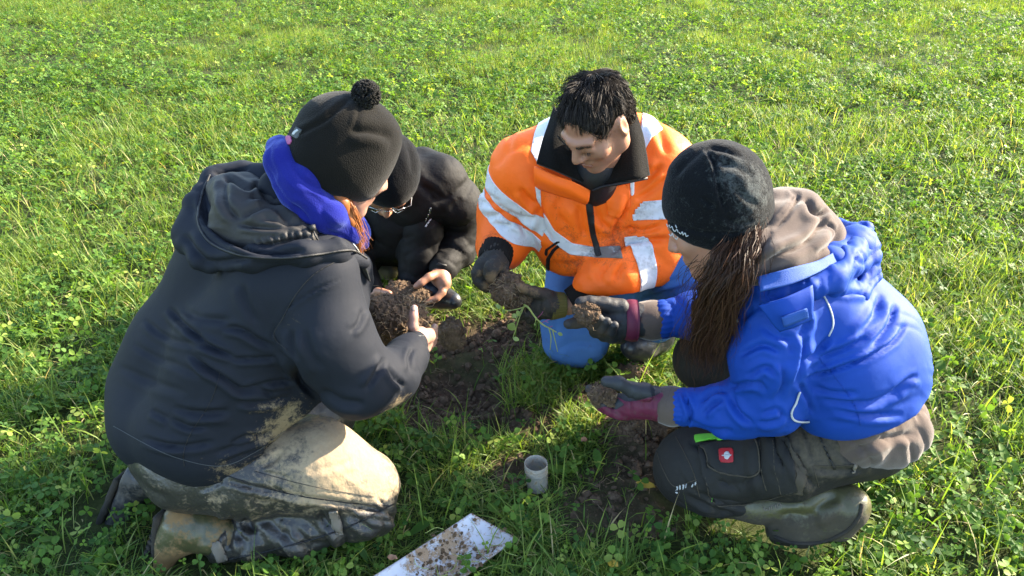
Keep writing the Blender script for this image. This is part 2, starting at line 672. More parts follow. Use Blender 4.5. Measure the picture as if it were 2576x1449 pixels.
class NT:
    def __init__(s, name):
        s.m = bpy.data.materials.new(name)
        s.m.use_nodes = True
        s.t = s.m.node_tree
        s.b = s.t.nodes['Principled BSDF']
        s.out = s.t.nodes['Material Output']
        s.geo = None
    def n(s, typ, **kw):
        x = s.t.nodes.new(typ)
        for k, v in kw.items():
            if k in x.inputs:
                x.inputs[k].default_value = v
            else:
                setattr(x, k, v)
        return x
    def l(s, a, b):
        s.t.links.new(a, b)
    def pos(s):
        if s.geo is None:
            s.geo = s.n('ShaderNodeNewGeometry')
        return s.geo.outputs['Position']
    def noise(s, scale, detail=4, rough=0.6, vec=None, dist=0.0):
        x = s.n('ShaderNodeTexNoise')
        x.inputs['Scale'].default_value = scale
        x.inputs['Detail'].default_value = detail
        x.inputs['Roughness'].default_value = rough
        x.inputs['Distortion'].default_value = dist
        s.l(vec or s.pos(), x.inputs['Vector'])
        return x.outputs['Fac']
    def attr(s, name):
        x = s.n('ShaderNodeAttribute')
        x.attribute_name = name
        return x.outputs['Fac']
    def math(s, op, a, b=None, clamp=False):
        x = s.n('ShaderNodeMath')
        x.operation = op
        x.use_clamp = clamp
        for i, q in enumerate((a, b)):
            if q is None:
                continue
            if isinstance(q, (int, float)):
                x.inputs[i].default_value = q
            else:
                s.l(q, x.inputs[i])
        return x.outputs[0]
    def mix(s, fac, a, b):
        x = s.n('ShaderNodeMix')
        x.data_type = 'RGBA'
        ins = [i for i in x.inputs if i.enabled]
        for i, q in zip((0, 1, 2), (fac, a, b)):
            sock = [x.inputs[0], x.inputs[6], x.inputs[7]][i]
            if isinstance(q, (int, float)):
                sock.default_value = q
            elif isinstance(q, tuple):
                sock.default_value = (*q, 1) if len(q) == 3 else q
            else:
                s.l(q, sock)
        return x.outputs[2]
    def ramp(s, fac, stops):
        x = s.n('ShaderNodeValToRGB')
        e = x.color_ramp.elements
        while len(e) < len(stops):
            e.new(0.5)
        for q, (p, c) in zip(e, stops):
            q.position = p
            q.color = (*c, 1)
        s.l(fac, x.inputs[0])
        return x.outputs[0]
    def bump(s, h, strength=0.5, dist=0.002, normal=None):
        x = s.n('ShaderNodeBump')
        x.inputs['Strength'].default_value = strength
        x.inputs['Distance'].default_value = dist
        s.l(h, x.inputs['Height'])
        if normal is not None:
            s.l(normal, x.inputs['Normal'])
        return x.outputs[0]

def cloth(name, c1, c2=None, ns=9, rough=0.75, spec=0.3, bs=420, bst=0.35, bd=0.001, sheen=0.0, mud_or_shade=None, cb=None, sheen_tint=(1, 1, 1), metallic=0.0):
    """fabric: two tones over soft noise, weave relief, optional dried soil or painted shade where the 'mud' attribute says"""
    t = NT(name)
    f = t.noise(ns, 5, 0.6)
    c1, c2 = alb(c1), alb(c2 or tuple(x * 0.75 for x in c1))
    col = t.mix(f, c1, c2)
    rg = rough
    h = t.noise(bs, 2, 0.5)
    nrm = t.bump(h, bst, bd)
    if cb:
        nrm = t.bump(t.noise(cb[0], 3, 0.55), cb[1], cb[2], nrm)
    if mud_or_shade:
        mc1, mc2, sc, wt, ct = mud_or_shade
        mc1, mc2 = alb(mc1), alb(mc2)
        mcol = t.mix(t.noise(60, 5, 0.7), mc1, mc2)
        a = t.attr('mud_or_shade')
        nz = t.math('ADD', t.math('MULTIPLY', t.noise(sc, 6, 0.7, dist=0.6), 0.65), t.math('MULTIPLY', t.noise(sc * 5, 4, 0.7), 0.35))
        fac = t.math('MULTIPLY_ADD', t.math('SUBTRACT', nz, 0.5), wt)
        x = fac.node
        t.l(a, x.inputs[2])
        fac = t.math('MULTIPLY', t.math('SUBTRACT', fac, 0.5), ct)
        fac = t.math('ADD', fac, 0.5, True)
        col = t.mix(fac, col, mcol)
        r = t.math('MULTIPLY', fac, 0.95 - rough)
        r = t.math('ADD', r, rough)
        t.l(r, t.b.inputs['Roughness'])
        nrm = t.bump(fac, 0.25, 0.002, nrm)
    else:
        t.b.inputs['Roughness'].default_value = rg
    t.l(col, t.b.inputs['Base Color'])
    t.l(nrm, t.b.inputs['Normal'])
    t.b.inputs['Specular IOR Level'].default_value = spec
    t.b.inputs['Metallic'].default_value = metallic
    if sheen:
        t.b.inputs['Sheen Weight'].default_value = sheen
        t.b.inputs['Sheen Roughness'].default_value = 0.4
        t.b.inputs['Sheen Tint'].default_value = (*sheen_tint, 1)
    return t.m

def leaf_mat(name, stops, trans=0.4, rough=0.42, spec=0.45):
    t = NT(name)
    col = t.ramp(t.attr('tint'), stops)
    n = t.noise(55, 3, 0.6)
    col = t.mix(t.math('MULTIPLY', n, 0.35), col, tuple(0.6 * x for x in stops[len(stops) // 2][1]))
    t.l(col, t.b.inputs['Base Color'])
    t.b.inputs['Roughness'].default_value = rough
    t.b.inputs['Specular IOR Level'].default_value = spec
    tr = t.n('ShaderNodeBsdfTranslucent')
    tc = t.n('ShaderNodeMixRGB')
    tc.blend_type = 'MULTIPLY'
    tc.inputs[0].default_value = 1.0
    t.l(col, tc.inputs[1])
    tc.inputs[2].default_value = (2.0, 1.85, 0.7, 1)
    t.l(tc.outputs[0], tr.inputs['Color'])
    mx = t.n('ShaderNodeMixShader')
    mx.inputs[0].default_value = trans
    t.l(t.b.outputs[0], mx.inputs[1])
    t.l(tr.outputs[0], mx.inputs[2])
    t.l(mx.outputs[0], t.out.inputs['Surface'])
    return t.m

def soil_mat(name, c1, c2, c3, scale=28, rough=0.95):
    t = NT(name)
    c1, c2, c3 = alb(c1), alb(c2), alb(c3)
    n = t.noise(scale, 8, 0.7)
    col = t.ramp(n, [(0.25, c1), (0.52, c2), (0.8, c3)])
    t.l(col, t.b.inputs['Base Color'])
    t.b.inputs['Roughness'].default_value = rough
    t.b.inputs['Specular IOR Level'].default_value = 0.15
    t.l(t.bump(t.noise(170, 6, 0.75), 0.9, 0.006), t.b.inputs['Normal'])
    return t.m

def skin_mat(name, c=(0.52, 0.27, 0.19), red=(0.48, 0.17, 0.12)):
    t = NT(name)
    c, red = alb(c), alb(red)
    col = t.mix(t.math('MULTIPLY', t.noise(34, 5, 0.6), 0.75), c, red)
    a = t.attr('mud_or_shade')
    dirt = t.math('MULTIPLY', a, t.noise(160, 5, 0.7), True)
    col = t.mix(dirt, col, (0.13, 0.08, 0.05))
    t.l(col, t.b.inputs['Base Color'])
    t.b.inputs['Roughness'].default_value = 0.5
    t.b.inputs['Subsurface Weight'].default_value = 0.12
    t.b.inputs['Subsurface Radius'].default_value = (0.010, 0.004, 0.002)
    t.b.inputs['Subsurface Scale'].default_value = 0.6
    t.b.inputs['Specular IOR Level'].default_value = 0.4
    t.l(t.bump(t.noise(420, 3, 0.6), 0.25, 0.0008), t.b.inputs['Normal'])
    return t.m

def plain(name, c, rough=0.6, spec=0.3, metallic=0.0, bs=250, bst=0.2):
    t = NT(name)
    c = alb(c)
    t.l(t.mix(t.noise(30, 4, 0.6), c, tuple(x * 0.8 for x in c)), t.b.inputs['Base Color'])
    t.b.inputs['Roughness'].default_value = rough
    t.b.inputs['Specular IOR Level'].default_value = spec
    t.b.inputs['Metallic'].default_value = metallic
    t.l(t.bump(t.noise(bs, 3), bst, 0.001), t.b.inputs['Normal'])
    return t.m

def hair_mat(name, c1, c2, rough=0.4):
    t = NT(name)
    t.l(t.mix(t.attr('tint'), alb(c1), alb(c2)), t.b.inputs['Base Color'])
    t.b.inputs['Roughness'].default_value = rough
    t.b.inputs['Specular IOR Level'].default_value = 0.16
    t.b.inputs['Anisotropic'].default_value = 0.5
    return t.m
# ------------------------------------------------------------------ ground with the dug hole
def axis_pts(lo, hi, fine, far):
    a = list(np.arange(lo, hi, fine))
    step, x = fine, hi
    while x < far:
        a.append(x); step *= 1.22; x += step
    step, x = fine * 1.22, lo - fine
    left = []
    while x > -far:
        left.append(x); step *= 1.22; x -= step
    return np.array(left[::-1] + a)

# bare soil: (centre u, v on the photo ground, half sizes in m, height)
def gp(u, v):
    return atz(u, v, 0)[:2]
SOIL = [  # x, y, rx, ry, weight, height
    (*gp(1140, 985), .17, .14, 1.3, -.055),
    (*gp(1235, 1075), .055, .06, 1.5, -.13),
    (*gp(1080, 1020), .12, .10, 1.1, .0),
    (*gp(1600, 1090), .13, .12, 1.3, .035),
    (*gp(1480, 1010), .07, .10, 1.0, .01),
    (*gp(1260, 860), .16, .13, 1.0, .0),
    (*gp(1060, 850), .20, .16, 1.1, .0),
    (*gp(1300, 1190), .09, .06, .75, .0),
    (*gp(1560, 1290), .16, .10, .62, .0),
    (*gp(1620, 1190), .10, .08, .8, .0),
    (*gp(1280, 1060), .16, .10, .8, .0),
]
def soil_w(x, y):
    P = np.stack([x, y, np.zeros_like(x)], 1)
    n = 1 + .55 * fbm(P, 9, 3, 77)
    w = np.zeros(len(x))
    for sx_, sy_, rx, ry, wt, h in SOIL:
        d = np.sqrt(((x - sx_) / rx) ** 2 + ((y - sy_) / ry) ** 2) / n
        w = np.maximum(w, wt * np.clip(1.55 - d, 0, 1))
    return np.clip(w, 0, 1)
def ground_h(x, y):
    P = np.stack([x, y, np.zeros_like(x)], 1)
    z = .012 * fbm(P, 1.3, 2, 3) + .006 * fbm(P, 7, 2, 5)
    for sx_, sy_, rx, ry, wt, h in SOIL:
        if h:
            d = np.sqrt(((x - sx_) / rx) ** 2 + ((y - sy_) / ry) ** 2)
            z = z + h * np.exp(-(d * 1.05) ** 4)
    w = soil_w(x, y)
    z = z + w * (.026 * np.abs(fbm(P, 24, 3, 9)) + .012 * fbm(P, 62, 2, 11))
    return z
gx, gy = axis_pts(-.62, .72, .009, 320), axis_pts(1.25, 2.45, .009, 320)
GX, GY = np.meshgrid(gx, gy, indexing='ij')
V = np.stack([GX.ravel(), GY.ravel(), np.zeros(GX.size)], 1)
V[:, 2] = ground_h(V[:, 0], V[:, 1])
i, j = np.meshgrid(np.arange(len(gx) - 1), np.arange(len(gy) - 1), indexing='ij')
a = (i * len(gy) + j).ravel()
Q = np.stack([a, a + len(gy), a + len(gy) + 1, a + 1], 1)
t = NT('meadow_soil')
sc_ = t.ramp(t.noise(34, 8, 0.7), [(0.25, (.030, .020, .013)), (0.52, (.080, .053, .034)), (0.8, (.15, .103, .067))])
tc_ = t.ramp(t.noise(60, 6, 0.7), [(0.3, (.018, .022, .008)), (0.55, (.040, .052, .014)), (0.8, (.075, .070, .030))])
mc_ = t.ramp(t.noise(9, 8, 0.75), [(0.3, (.075, .120, .022)), (0.55, (.120, .175, .034)), (0.8, (.17, .22, .055))])
t.l(t.mix(t.attr('soil'), t.mix(t.attr('far'), tc_, mc_), sc_), t.b.inputs['Base Color'])
t.b.inputs['Roughness'].default_value = .95
t.b.inputs['Specular IOR Level'].default_value = .15
t.l(t.bump(t.noise(150, 6, 0.75), .9, .008), t.b.inputs['Normal'])
M_ground = t.m
far = np.clip(np.maximum(np.abs(V[:, 0]) - (np.maximum(.62 * V[:, 1] + .42, 1.35) + 1.6), np.maximum(V[:, 1] - 9.6, -.5 - V[:, 1])) / .8, 0, 1)
g = mk('ground', V, Q, M_ground, None, {'soil': soil_w(V[:, 0], V[:, 1]), 'far': far})
g['kind'] = 'structure'

# ------------------------------------------------------------------ grass and clover
# footprints pressed flat by the kneeling people: (a, b, radius)
FOOT = [(atz(400, 1390)[:2], atz(930, 1310)[:2], .075), (atz(290, 1290)[:2], atz(830, 1080)[:2], .07), (atz(700, 1240)[:2], atz(900, 1280)[:2], .10),
        (atz(500, 1240)[:2], atz(640, 1260)[:2], .12),
        (atz(1690, 1250)[:2], atz(2120, 1330)[:2], .075), (atz(1960, 1350)[:2], atz(2140, 1330)[:2], .055), (atz(1700, 1230)[:2], atz(2000, 1260)[:2], .09),
        (atz(1445, 895)[:2], atz(1480, 830)[:2], .06), (atz(1590, 890)[:2], atz(1640, 860)[:2], .05), (atz(1760, 1000)[:2], atz(1850, 990)[:2], .06),
        (atz(1055, 740)[:2], atz(1140, 765)[:2], .05), (atz(935, 680)[:2], atz(985, 690)[:2], .05),
        (atz(1215, 1345)[:2], atz(960, 1520)[:2], .055), (atz(1350, 1222)[:2], atz(1352, 1250)[:2], .042), (atz(1135, 880)[:2], atz(1136, 881)[:2], .05)]
def foot_d(x, y):
    P = np.stack([x, y, np.zeros_like(x)], 1)
    d = np.full(len(x), 9.0)
    for a, b, r in FOOT:
        dd, _ = seg_dist(P, [*a, 0], [*b, 0])
        d = np.minimum(d, dd - r)
    return d

def scatter(dens, y0, y1, margin, seed):
    r = np.random.default_rng(seed)
    hw = .62 * y1 + .45 + margin
    n = int(dens * 2 * hw * (y1 - y0))
    x, y = r.uniform(-hw, hw, n), r.uniform(y0, y1, n)
    k = np.abs(x) < np.maximum(.62 * y + .42, 1.35) + margin
    return x[k], y[k], r

def patchiness(x, y):
    P = np.stack([x, y, np.zeros_like(x)], 1)
    return fbm(P, 1.9, 3, 40), fbm(P, 5.5, 2, 44)

class Soup:
    def __init__(s):
        s.V, s.T, s.A, s.n = [], [], [], 0
    def add(s, V, T, A):
        """V (n, k, 3), T (t, 3) indices inside one piece, A (n,) value"""
        n, k, _ = V.shape
        s.V.append(V.reshape(-1, 3).astype(np.float32))
        s.T.append((np.arange(n)[:, None, None] * k + T[None] + s.n).reshape(-1, 3))
        s.A.append(np.repeat(A, k))
        s.n += n * k
    def make(s, name, mat, kind='stuff'):
        o = mk(name, np.concatenate(s.V), np.concatenate(s.T), mat, None, {'tint': np.concatenate(s.A)})
        if kind:
            o['kind'] = kind
        return o

def blades(soup, x, y, r, segs, hmin, hmax, width, tintf, lean=(.15, .9), zf=None, hmul=1.0, press=0.0):
    n = len(x)
    z = ground_h(x, y) if zf is None else zf
    az_ = r.uniform(0, 2 * np.pi, n)
    ln = r.uniform(lean[0], lean[1], n) + press
    h = r.uniform(hmin, hmax, n) * (.55 + .55 * r.random(n) ** 2) * hmul
    curl = r.uniform(.2, 1.6, n)
    d = np.stack([np.cos(az_), np.sin(az_)], 1)
    side = np.stack([-np.sin(az_), np.cos(az_)], 1)
    tw = r.uniform(-.8, .8, n)
    rows = []
    cx = np.zeros(n); cz = np.zeros(n); ang = ln * .5
    for k in range(segs + 1):
        t = k / segs
        w = width * (r.random(n) * .0 + 1) * (1 - t ** 1.6) * (.75 + .6 * min(t * 3, 1) * .5)
        c = np.stack([x + d[:, 0] * cx, y + d[:, 1] * cx, z + cz], 1)
        sv = np.stack([side[:, 0], side[:, 1], tw * .5], 1) * (w / 2 * (0.7 + .6 * r.random()))[:, None]
        if k < segs:
            rows += [c - sv, c + sv]
        else:
            rows += [c]
        stp = h / segs
        cx = cx + np.sin(ang) * stp
        cz = cz + np.cos(ang) * stp
        ang = ang + curl / segs
    V = np.stack(rows, 1)
    T = []
    for k in range(segs):
        a = 2 * k
        if k < segs - 1:
            T += [(a, a + 1, a + 3), (a, a + 3, a + 2)]
        else:
            T += [(a, a + 1, a + 2)]
    soup.add(V, np.array(T), tintf)

def clovers(soup, x, y, r, size, hmin, hmax, tint, detail, stem=True):
    n = len(x)
    z0 = ground_h(x, y)
    h = r.uniform(hmin, hmax, n)
    top = np.stack([x + r.normal(size=n) * .012, y + r.normal(size=n) * .012, z0 + h], 1)
    tilt = r.normal(size=(n, 2)) * .55
    N = np.stack([tilt[:, 0], tilt[:, 1], np.ones(n)], 1); N /= np.linalg.norm(N, axis=1)[:, None]
    a0 = r.uniform(0, 2 * np.pi, n)
    X = np.stack([np.cos(a0), np.sin(a0), np.zeros(n)], 1)
    X = X - (X * N).sum(1)[:, None] * N; X /= np.linalg.norm(X, axis=1)[:, None]
    Y = np.cross(N, X)
    s = size * (.6 + .95 * r.random(n) ** 1.6)
    for q in range(3):
        th = 2 * np.pi * q / 3 + r.normal(size=n) * .15
        dx = np.cos(th)[:, None] * X + np.sin(th)[:, None] * Y
        dy = -np.sin(th)[:, None] * X + np.cos(th)[:, None] * Y
        droop = r.uniform(-.25, .45, n)
        fold = r.uniform(.05, .45, n)
        def pt(l, w, up=0.0):
            return top + s[:, None] * (dx * l + dy * w + N * (-(droop * l * l)[:, None] + (fold * abs(w))[:, None] + up))
        if detail == 2:
            V = np.stack([pt(.04, 0), pt(.42, -.36), pt(.42, .36), pt(.86, -.40), pt(.86, .40), pt(1.05, -.16), pt(1.05, .16), pt(.6, 0), pt(.98, 0)], 1)
            T = np.array([(0, 7, 1), (0, 2, 7), (1, 7, 3), (2, 4, 7), (3, 7, 5), (4, 6, 7), (5, 7, 8), (6, 8, 7)])
        elif detail == 1:
            V = np.stack([pt(.04, 0), pt(.6, -.42), pt(.6, .42), pt(1.05, 0)], 1)
            T = np.array([(0, 3, 1), (0, 2, 3)])
        else:
            V = np.stack([pt(.0, 0), pt(.9, -.5), pt(.9, .5)], 1)
            T = np.array([(0, 2, 1)])
        soup.add(V, T, np.clip(tint + r.normal(size=n) * .05, 0, 1))
    if stem:
        b = np.stack([x, y, z0], 1)
        w = np.stack([np.sin(a0), np.cos(a0), np.zeros(n)], 1) * .0011
        soup.add(np.stack([b - w, b + w, top], 1), np.array([(0, 1, 2)]), np.full(n, .3))

def broad(soup, x, y, r, ln, wd, tint):
    """broad lance-shaped leaves"""
    n = len(x)
    z = ground_h(x, y)
    a0 = r.uniform(0, 2 * np.pi, n)
    d = np.stack([np.cos(a0), np.sin(a0)], 1); sd = np.stack([-d[:, 1], d[:, 0]], 1)
    L = ln * r.uniform(.6, 1.3, n); W = wd * r.uniform(.6, 1.3, n)
    up = r.uniform(.35, 1.1, n); bend = r.uniform(.5, 1.5, n)
    rows = []
    for t, w in ((0, .15), (.3, .75), (.6, 1.0), (.85, .65), (1.0, 0)):
        hx = L * t * np.cos(up * (1 - .3 * t)); hz = L * (t * np.sin(up) - bend * .35 * t * t) + .012
        c = np.stack([x + d[:, 0] * hx, y + d[:, 1] * hx, z + hz], 1)
        s2 = np.stack([sd[:, 0], sd[:, 1], np.zeros(n)], 1) * (W * w / 2)[:, None]
        lift = np.zeros((n, 3)); lift[:, 2] = W * w * .18
        rows += [c - s2 + lift, c, c + s2 + lift] if w else [c]
    V = np.stack(rows, 1)
    T = []
    for k in range(3):
        a = 3 * k
        T += [(a, a + 1, a + 4), (a, a + 4, a + 3), (a + 1, a + 2, a + 5), (a + 1, a + 5, a + 4)]
    T += [(9, 10, 12), (10, 11, 12)]
    soup.add(V, np.array(T), tint)

M_grass = leaf_mat('grass_blades', [(0.0, (.024, .074, .012)), (0.45, (.094, .166, .025)), (0.8, (.175, .245, .046)), (0.92, (.26, .27, .09)), (1.0, (.44, .35, .19))], .44, .52, .28)
M_clover = leaf_mat('clover_leaves', [(0.0, (.018, .066, .014)), (0.5, (.070, .150, .023)), (0.85, (.140, .235, .036)), (1.0, (.26, .31, .07))], .42, .60, .20)

grass, clover = Soup(), Soup()
NOG = 1.0
def keep_near(x, y, r, base=1.0, amt=1.0):
    sw = soil_w(x, y)
    fd_ = foot_d(x, y)
    return (r.random(len(x)) < 1 - amt * np.clip(sw * 1.55, 0, .98)) & (fd_ > 0)
for (y0, y1, dg, dc, segs, det, w, csize) in ((.95, 3.0, 15000, 2500, 3, 2, .0037, .0150), (3.0, 5.4, 8800, 2400, 2, 1, .0040, .0160), (5.4, 10.0, 10500, 1900, 1, 0, .0048, .0165)):
    x, y, r = scatter(dg * NOG, y0, y1, .25, int(y0 * 100))
    k = keep_near(x, y, r); x, y = x[k], y[k]
    p1, p2 = patchiness(x, y)
    k = r.random(len(x)) < np.clip(.62 + .7 * p1 + .75 * p2, .10, 1); x, y, p1, p2 = x[k], y[k], p1[k], p2[k]
    tint = np.clip(.46 + .22 * r.normal(size=len(x)) + .25 * p2 + .02 * (y0 > 3), 0, .9)
    dead = r.random(len(x)) < .035
    tint[dead] = r.uniform(.9, 1, dead.sum())
    hs = 1 + .35 * p1.mean()
    blades(grass, x, y, r, segs, .050, .125 if y0 < 2 else .095, w, tint, (.2, 1.7), None, np.clip(.9 + .8 * p2 + .3 * p1, .45, 1.5), 1.3 * np.clip(1 - foot_d(x, y) / .22, 0, 1) * (y0 < 3))
    x, y, r = scatter(dc * NOG, y0, y1, .25, int(y0 * 100) + 1)
    k = keep_near(x, y, r); x, y = x[k], y[k]
    p1, p2 = patchiness(x, y)
    k = r.random(len(x)) < np.clip(.60 - .9 * p1 + .6 * p2, .08, 1); x, y, p1, p2 = x[k], y[k], p1[k], p2[k]
    tint = np.clip(.46 + .27 * r.normal(size=len(x)) - .25 * p2, 0, 1)
    clovers(clover, x, y, r, csize, .02, .075, tint, det, det == 2)
# sparser sward to both sides, outside the picture
r = np.random.default_rng(77)
x, y = r.uniform(-8.5, 8.5, 150000), r.uniform(-.3, 10.5, 150000)
inn = (np.abs(x) < np.maximum(.62 * y + .42, 1.35) + .25) & (y > .95) & (y < 10.0)
k = ~inn & (np.abs(x) < np.maximum(.62 * y + .42, 1.35) + 2.1); x, y = x[k], y[k]
h_ = len(x) * 2 // 3
blades(grass, x[:h_], y[:h_], r, 2, .05, .12, .0075, np.clip(.46 + .22 * r.normal(size=h_), 0, .9), (.2, 1.7))
clovers(clover, x[h_:], y[h_:], r, .026, .02, .07, np.clip(.46 + .25 * r.normal(size=len(x) - h_), 0, 1), 0, False)
# long blades and seed stalks in front, worn tufts beside the hole, broad leaves
x, y, r = scatter(800 * NOG, 1.0, 4.5, .2, 5)
k = keep_near(x, y, r, amt=.8); x, y = x[k], y[k]
blades(grass, x, y, r, 4, .11, .20, .0042, np.clip(.55 + .25 * r.normal(size=len(x)), 0, 1), (.2, 1.2))
for (u, v, n, rad) in ((1375, 925, 200, .06), (1430, 945, 240, .06), (1490, 935, 240, .06), (1540, 915, 200, .06), (1390, 960, 420, .09), (1330, 1010, 260, .07), (1440, 900, 220, .07), (1300, 940, 130, .06), (1560, 900, 200, .09), (1640, 930, 160, .07), (1470, 1080, 240, .07), (960, 1070, 200, .07)):
    c = atz(u, v)
    r = np.random.default_rng(u)
    x, y = c[0] + r.normal(size=n) * rad * .5, c[1] + r.normal(size=n) * rad * .5
    k = foot_d(x, y) > -.01
    blades(grass, x[k], y[k], r, 4, .07, .15, .0034, np.clip(.6 + .22 * r.normal(size=k.sum()), 0, 1), (.5, 1.6))
x, y, r = scatter(240 * NOG, 1.0, 4.5, .2, 8)
k = (foot_d(x, y) > 0) & (soil_w(x, y) < .12); x, y = x[k], y[k]
blades(grass, x, y, r, 3, .05, .14, .0026, r.uniform(.9, 1.0, len(x)), (2.2, 2.9), ground_h(x, y) + r.uniform(.01, .05, len(x)))
x, y, r = scatter(90 * NOG, 1.0, 5.5, .2, 6)
k = keep_near(x, y, r); x, y = x[k], y[k]
broad(clover, x, y, r, .075, .026, np.clip(.55 + .22 * r.normal(size=len(x)), 0, 1))
grass.make('grass', M_grass)
clover.make('clover', M_clover)

# ------------------------------------------------------------------ loose soil crumbs and root threads
M_soil = soil_mat('loose_soil', (.075, .050, .032), (.21, .140, .090), (.38, .27, .18), 40)
M_soil_dry = soil_mat('dry_soil', (.10, .062, .034), (.22, .140, .080), (.36, .25, .15), 60)
M_root = plain('pale_roots', (.52, .38, .23), .8, .2)
ico = [(-.526, 0, .851), (.526, 0, .851), (-.526, 0, -.851), (.526, 0, -.851), (0, .851, .526), (0, .851, -.526), (0, -.851, .526), (0, -.851, -.526), (.851, .526, 0), (-.851, .526, 0), (.851, -.526, 0), (-.851, -.526, 0)]
icf = np.array([(0, 4, 1), (0, 9, 4), (9, 5, 4), (4, 5, 8), (4, 8, 1), (8, 10, 1), (8, 3, 10), (5, 3, 8), (5, 2, 3), (2, 7, 3), (7, 10, 3), (7, 6, 10), (7, 11, 6), (11, 0, 6), (0, 1, 6), (6, 1, 10), (9, 0, 11), (9, 11, 2), (9, 2, 5), (7, 2, 11)])[:, ::-1]
ico = np.array(ico)
def crumbs(P, size, r):
    n = len(P)
    sc = size[:, None, None] * r.uniform(.65, 1.3, (n, 12, 1)) * r.uniform(.7, 1.2, (n, 1, 3))
    A = r.normal(size=(n, 3, 3)); Qm, _ = np.linalg.qr(A)
    return np.einsum('nij,nkj->nki', Qm, ico[None] * sc) + P[:, None]
r = np.random.default_rng(12)
x, y = r.uniform(-.6, .75, 60000), r.uniform(1.25, 2.5, 60000)
sw = soil_w(x, y)
k = r.random(60000) < sw ** 1.5 * .26; x, y = x[k], y[k]
sz = .0022 + .012 * r.random(len(x)) ** 4
soup = Soup()
soup.add(crumbs(np.stack([x, y, ground_h(x, y) + sz * .3], 1), sz, r), icf, np.zeros(len(x)))
soup.make('soil_crumbs', M_soil).data.polygons.foreach_set('use_smooth', np.zeros(len(x) * 20, bool))
pths = []
for _ in range(60):
    while True:
        q = np.array([r.uniform(-.45, .6), r.uniform(1.4, 2.35)])
        if soil_w(q[:1], q[1:])[0] > .5:
            break
    p, pt = [], np.array([*q, 0.0]); hd = r.uniform(0, 6.28)
    for s_ in range(8):
        hd += r.normal() * .6
        pt = pt + np.array([math.cos(hd), math.sin(hd), 0]) * .008
        p.append([pt[0], pt[1], ground_h(pt[:1], pt[1:2])[0] + .006 + .004 * r.random()])
    pths.append(np.array(p))
rt = tubes('root_threads', pths, [np.full(8, .0008)] * len(pths), M_root, None, 3)
rt['kind'] = 'stuff'
# ------------------------------------------------------------------ shared people helpers
M_skin = skin_mat('skin', (0.60, 0.32, 0.20), (0.52, 0.21, 0.135))
M_skin_pale = skin_mat('pale_skin', (0.60, 0.36, 0.27), (0.55, 0.24, 0.18))
M_navy = cloth('navy_shell', (0.020, 0.024, 0.035), (0.014, 0.017, 0.026), 7, 0.74, 0.16, 900, 0.3, 0.0008, sheen=0.0,
               mud_or_shade=((0.42, 0.32, 0.19), (0.30, 0.22, 0.13), 34, 1.5, 5.0), cb=(26, 0.15, 0.008))
M_navy_dark = cloth('navy_hood_lining', (0.045, 0.042, 0.040), (0.028, 0.027, 0.028), 9, 0.62, 0.25, 700, 0.2, 0.0008, cb=(40, 0.3, 0.008))
M_zip = plain('black_zip_tape', (0.012, 0.012, 0.014), 0.55, 0.4, bs=900, bst=0.7)
M_fleece = cloth('black_fleece', (0.015, 0.0135, 0.011), (0.008, 0.0075, 0.007), 22, 0.95, 0.1, 380, 0.9, 0.002, sheen=0.08)
M_knit = cloth('black_knit', (0.009, 0.010, 0.012), (0.005, 0.006, 0.008), 18, 0.95, 0.1, 520, 0.8, 0.0018, sheen=0.08,
               mud_or_shade=((0.13, 0.14, 0.14), (0.06, 0.07, 0.07), 70, 2.0, 2.6), cb=(160, 0.6, 0.003))
M_scarf = cloth('blue_fleece_scarf', (0.020, 0.028, 0.30), (0.013, 0.016, 0.20), 12, 0.95, 0.1, 350, 0.6, 0.002, sheen=0.5, sheen_tint=(0.3, 0.4, 1))
M_rain = cloth('muddy_rain_trousers', (0.060, 0.054, 0.047), (0.036, 0.033, 0.030), 12, 0.4, 0.5, 700, 0.2, 0.0008,
               mud_or_shade=((0.60, 0.46, 0.29), (0.36, 0.26, 0.15), 26, 1.9, 3.0), cb=(34, 0.45, 0.012))
M_strap = plain('grey_strap', (0.28, 0.24, 0.19), 0.8)
M_boot = cloth('muddy_rubber_boot', (0.12, 0.118, 0.050), (0.065, 0.065, 0.032), 14, 0.3, 0.5, 300, 0.1, 0.001,
               mud_or_shade=((0.42, 0.25, 0.09), (0.20, 0.12, 0.05), 30, 1.9, 3.5))
M_boot_dark = cloth('dark_rubber_boot', (0.030, 0.034, 0.045), (0.018, 0.018, 0.022), 16, 0.35, 0.5, 300, 0.1, 0.001,
                    mud_or_shade=((0.20, 0.17, 0.13), (0.11, 0.09, 0.07), 30, 1.5, 3.0))
M_boot_olive = cloth('olive_rubber_boot', (0.165, 0.160, 0.062), (0.105, 0.105, 0.045), 18, 0.26, 0.5, 300, 0.1, 0.001,
                     mud_or_shade=((0.30, 0.24, 0.13), (0.16, 0.13, 0.08), 26, 1.5, 3.0))
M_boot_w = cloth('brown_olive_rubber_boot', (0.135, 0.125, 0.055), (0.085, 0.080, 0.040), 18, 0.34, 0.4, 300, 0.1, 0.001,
                     mud_or_shade=((0.105, 0.085, 0.055), (0.055, 0.047, 0.035), 24, 1.9, 3.4), cb=(45, 0.35, 0.006))  # dark brown soil tone, also used to paint shade over the foot
M_sole = plain('muddy_sole', (0.075, 0.066, 0.055), 0.9, 0.1, bs=120, bst=0.8)
M_orange = cloth('orange_work_jacket', (1.80, 0.29, 0.010), (1.75, 0.235, 0.008), 8, 0.6, 0.35, 700, 0.2, 0.0008,
                 mud_or_shade=((0.16, 0.06, 0.03), (0.10, 0.05, 0.03), 40, 1.6, 2.2), cb=(30, 0.25, 0.010))
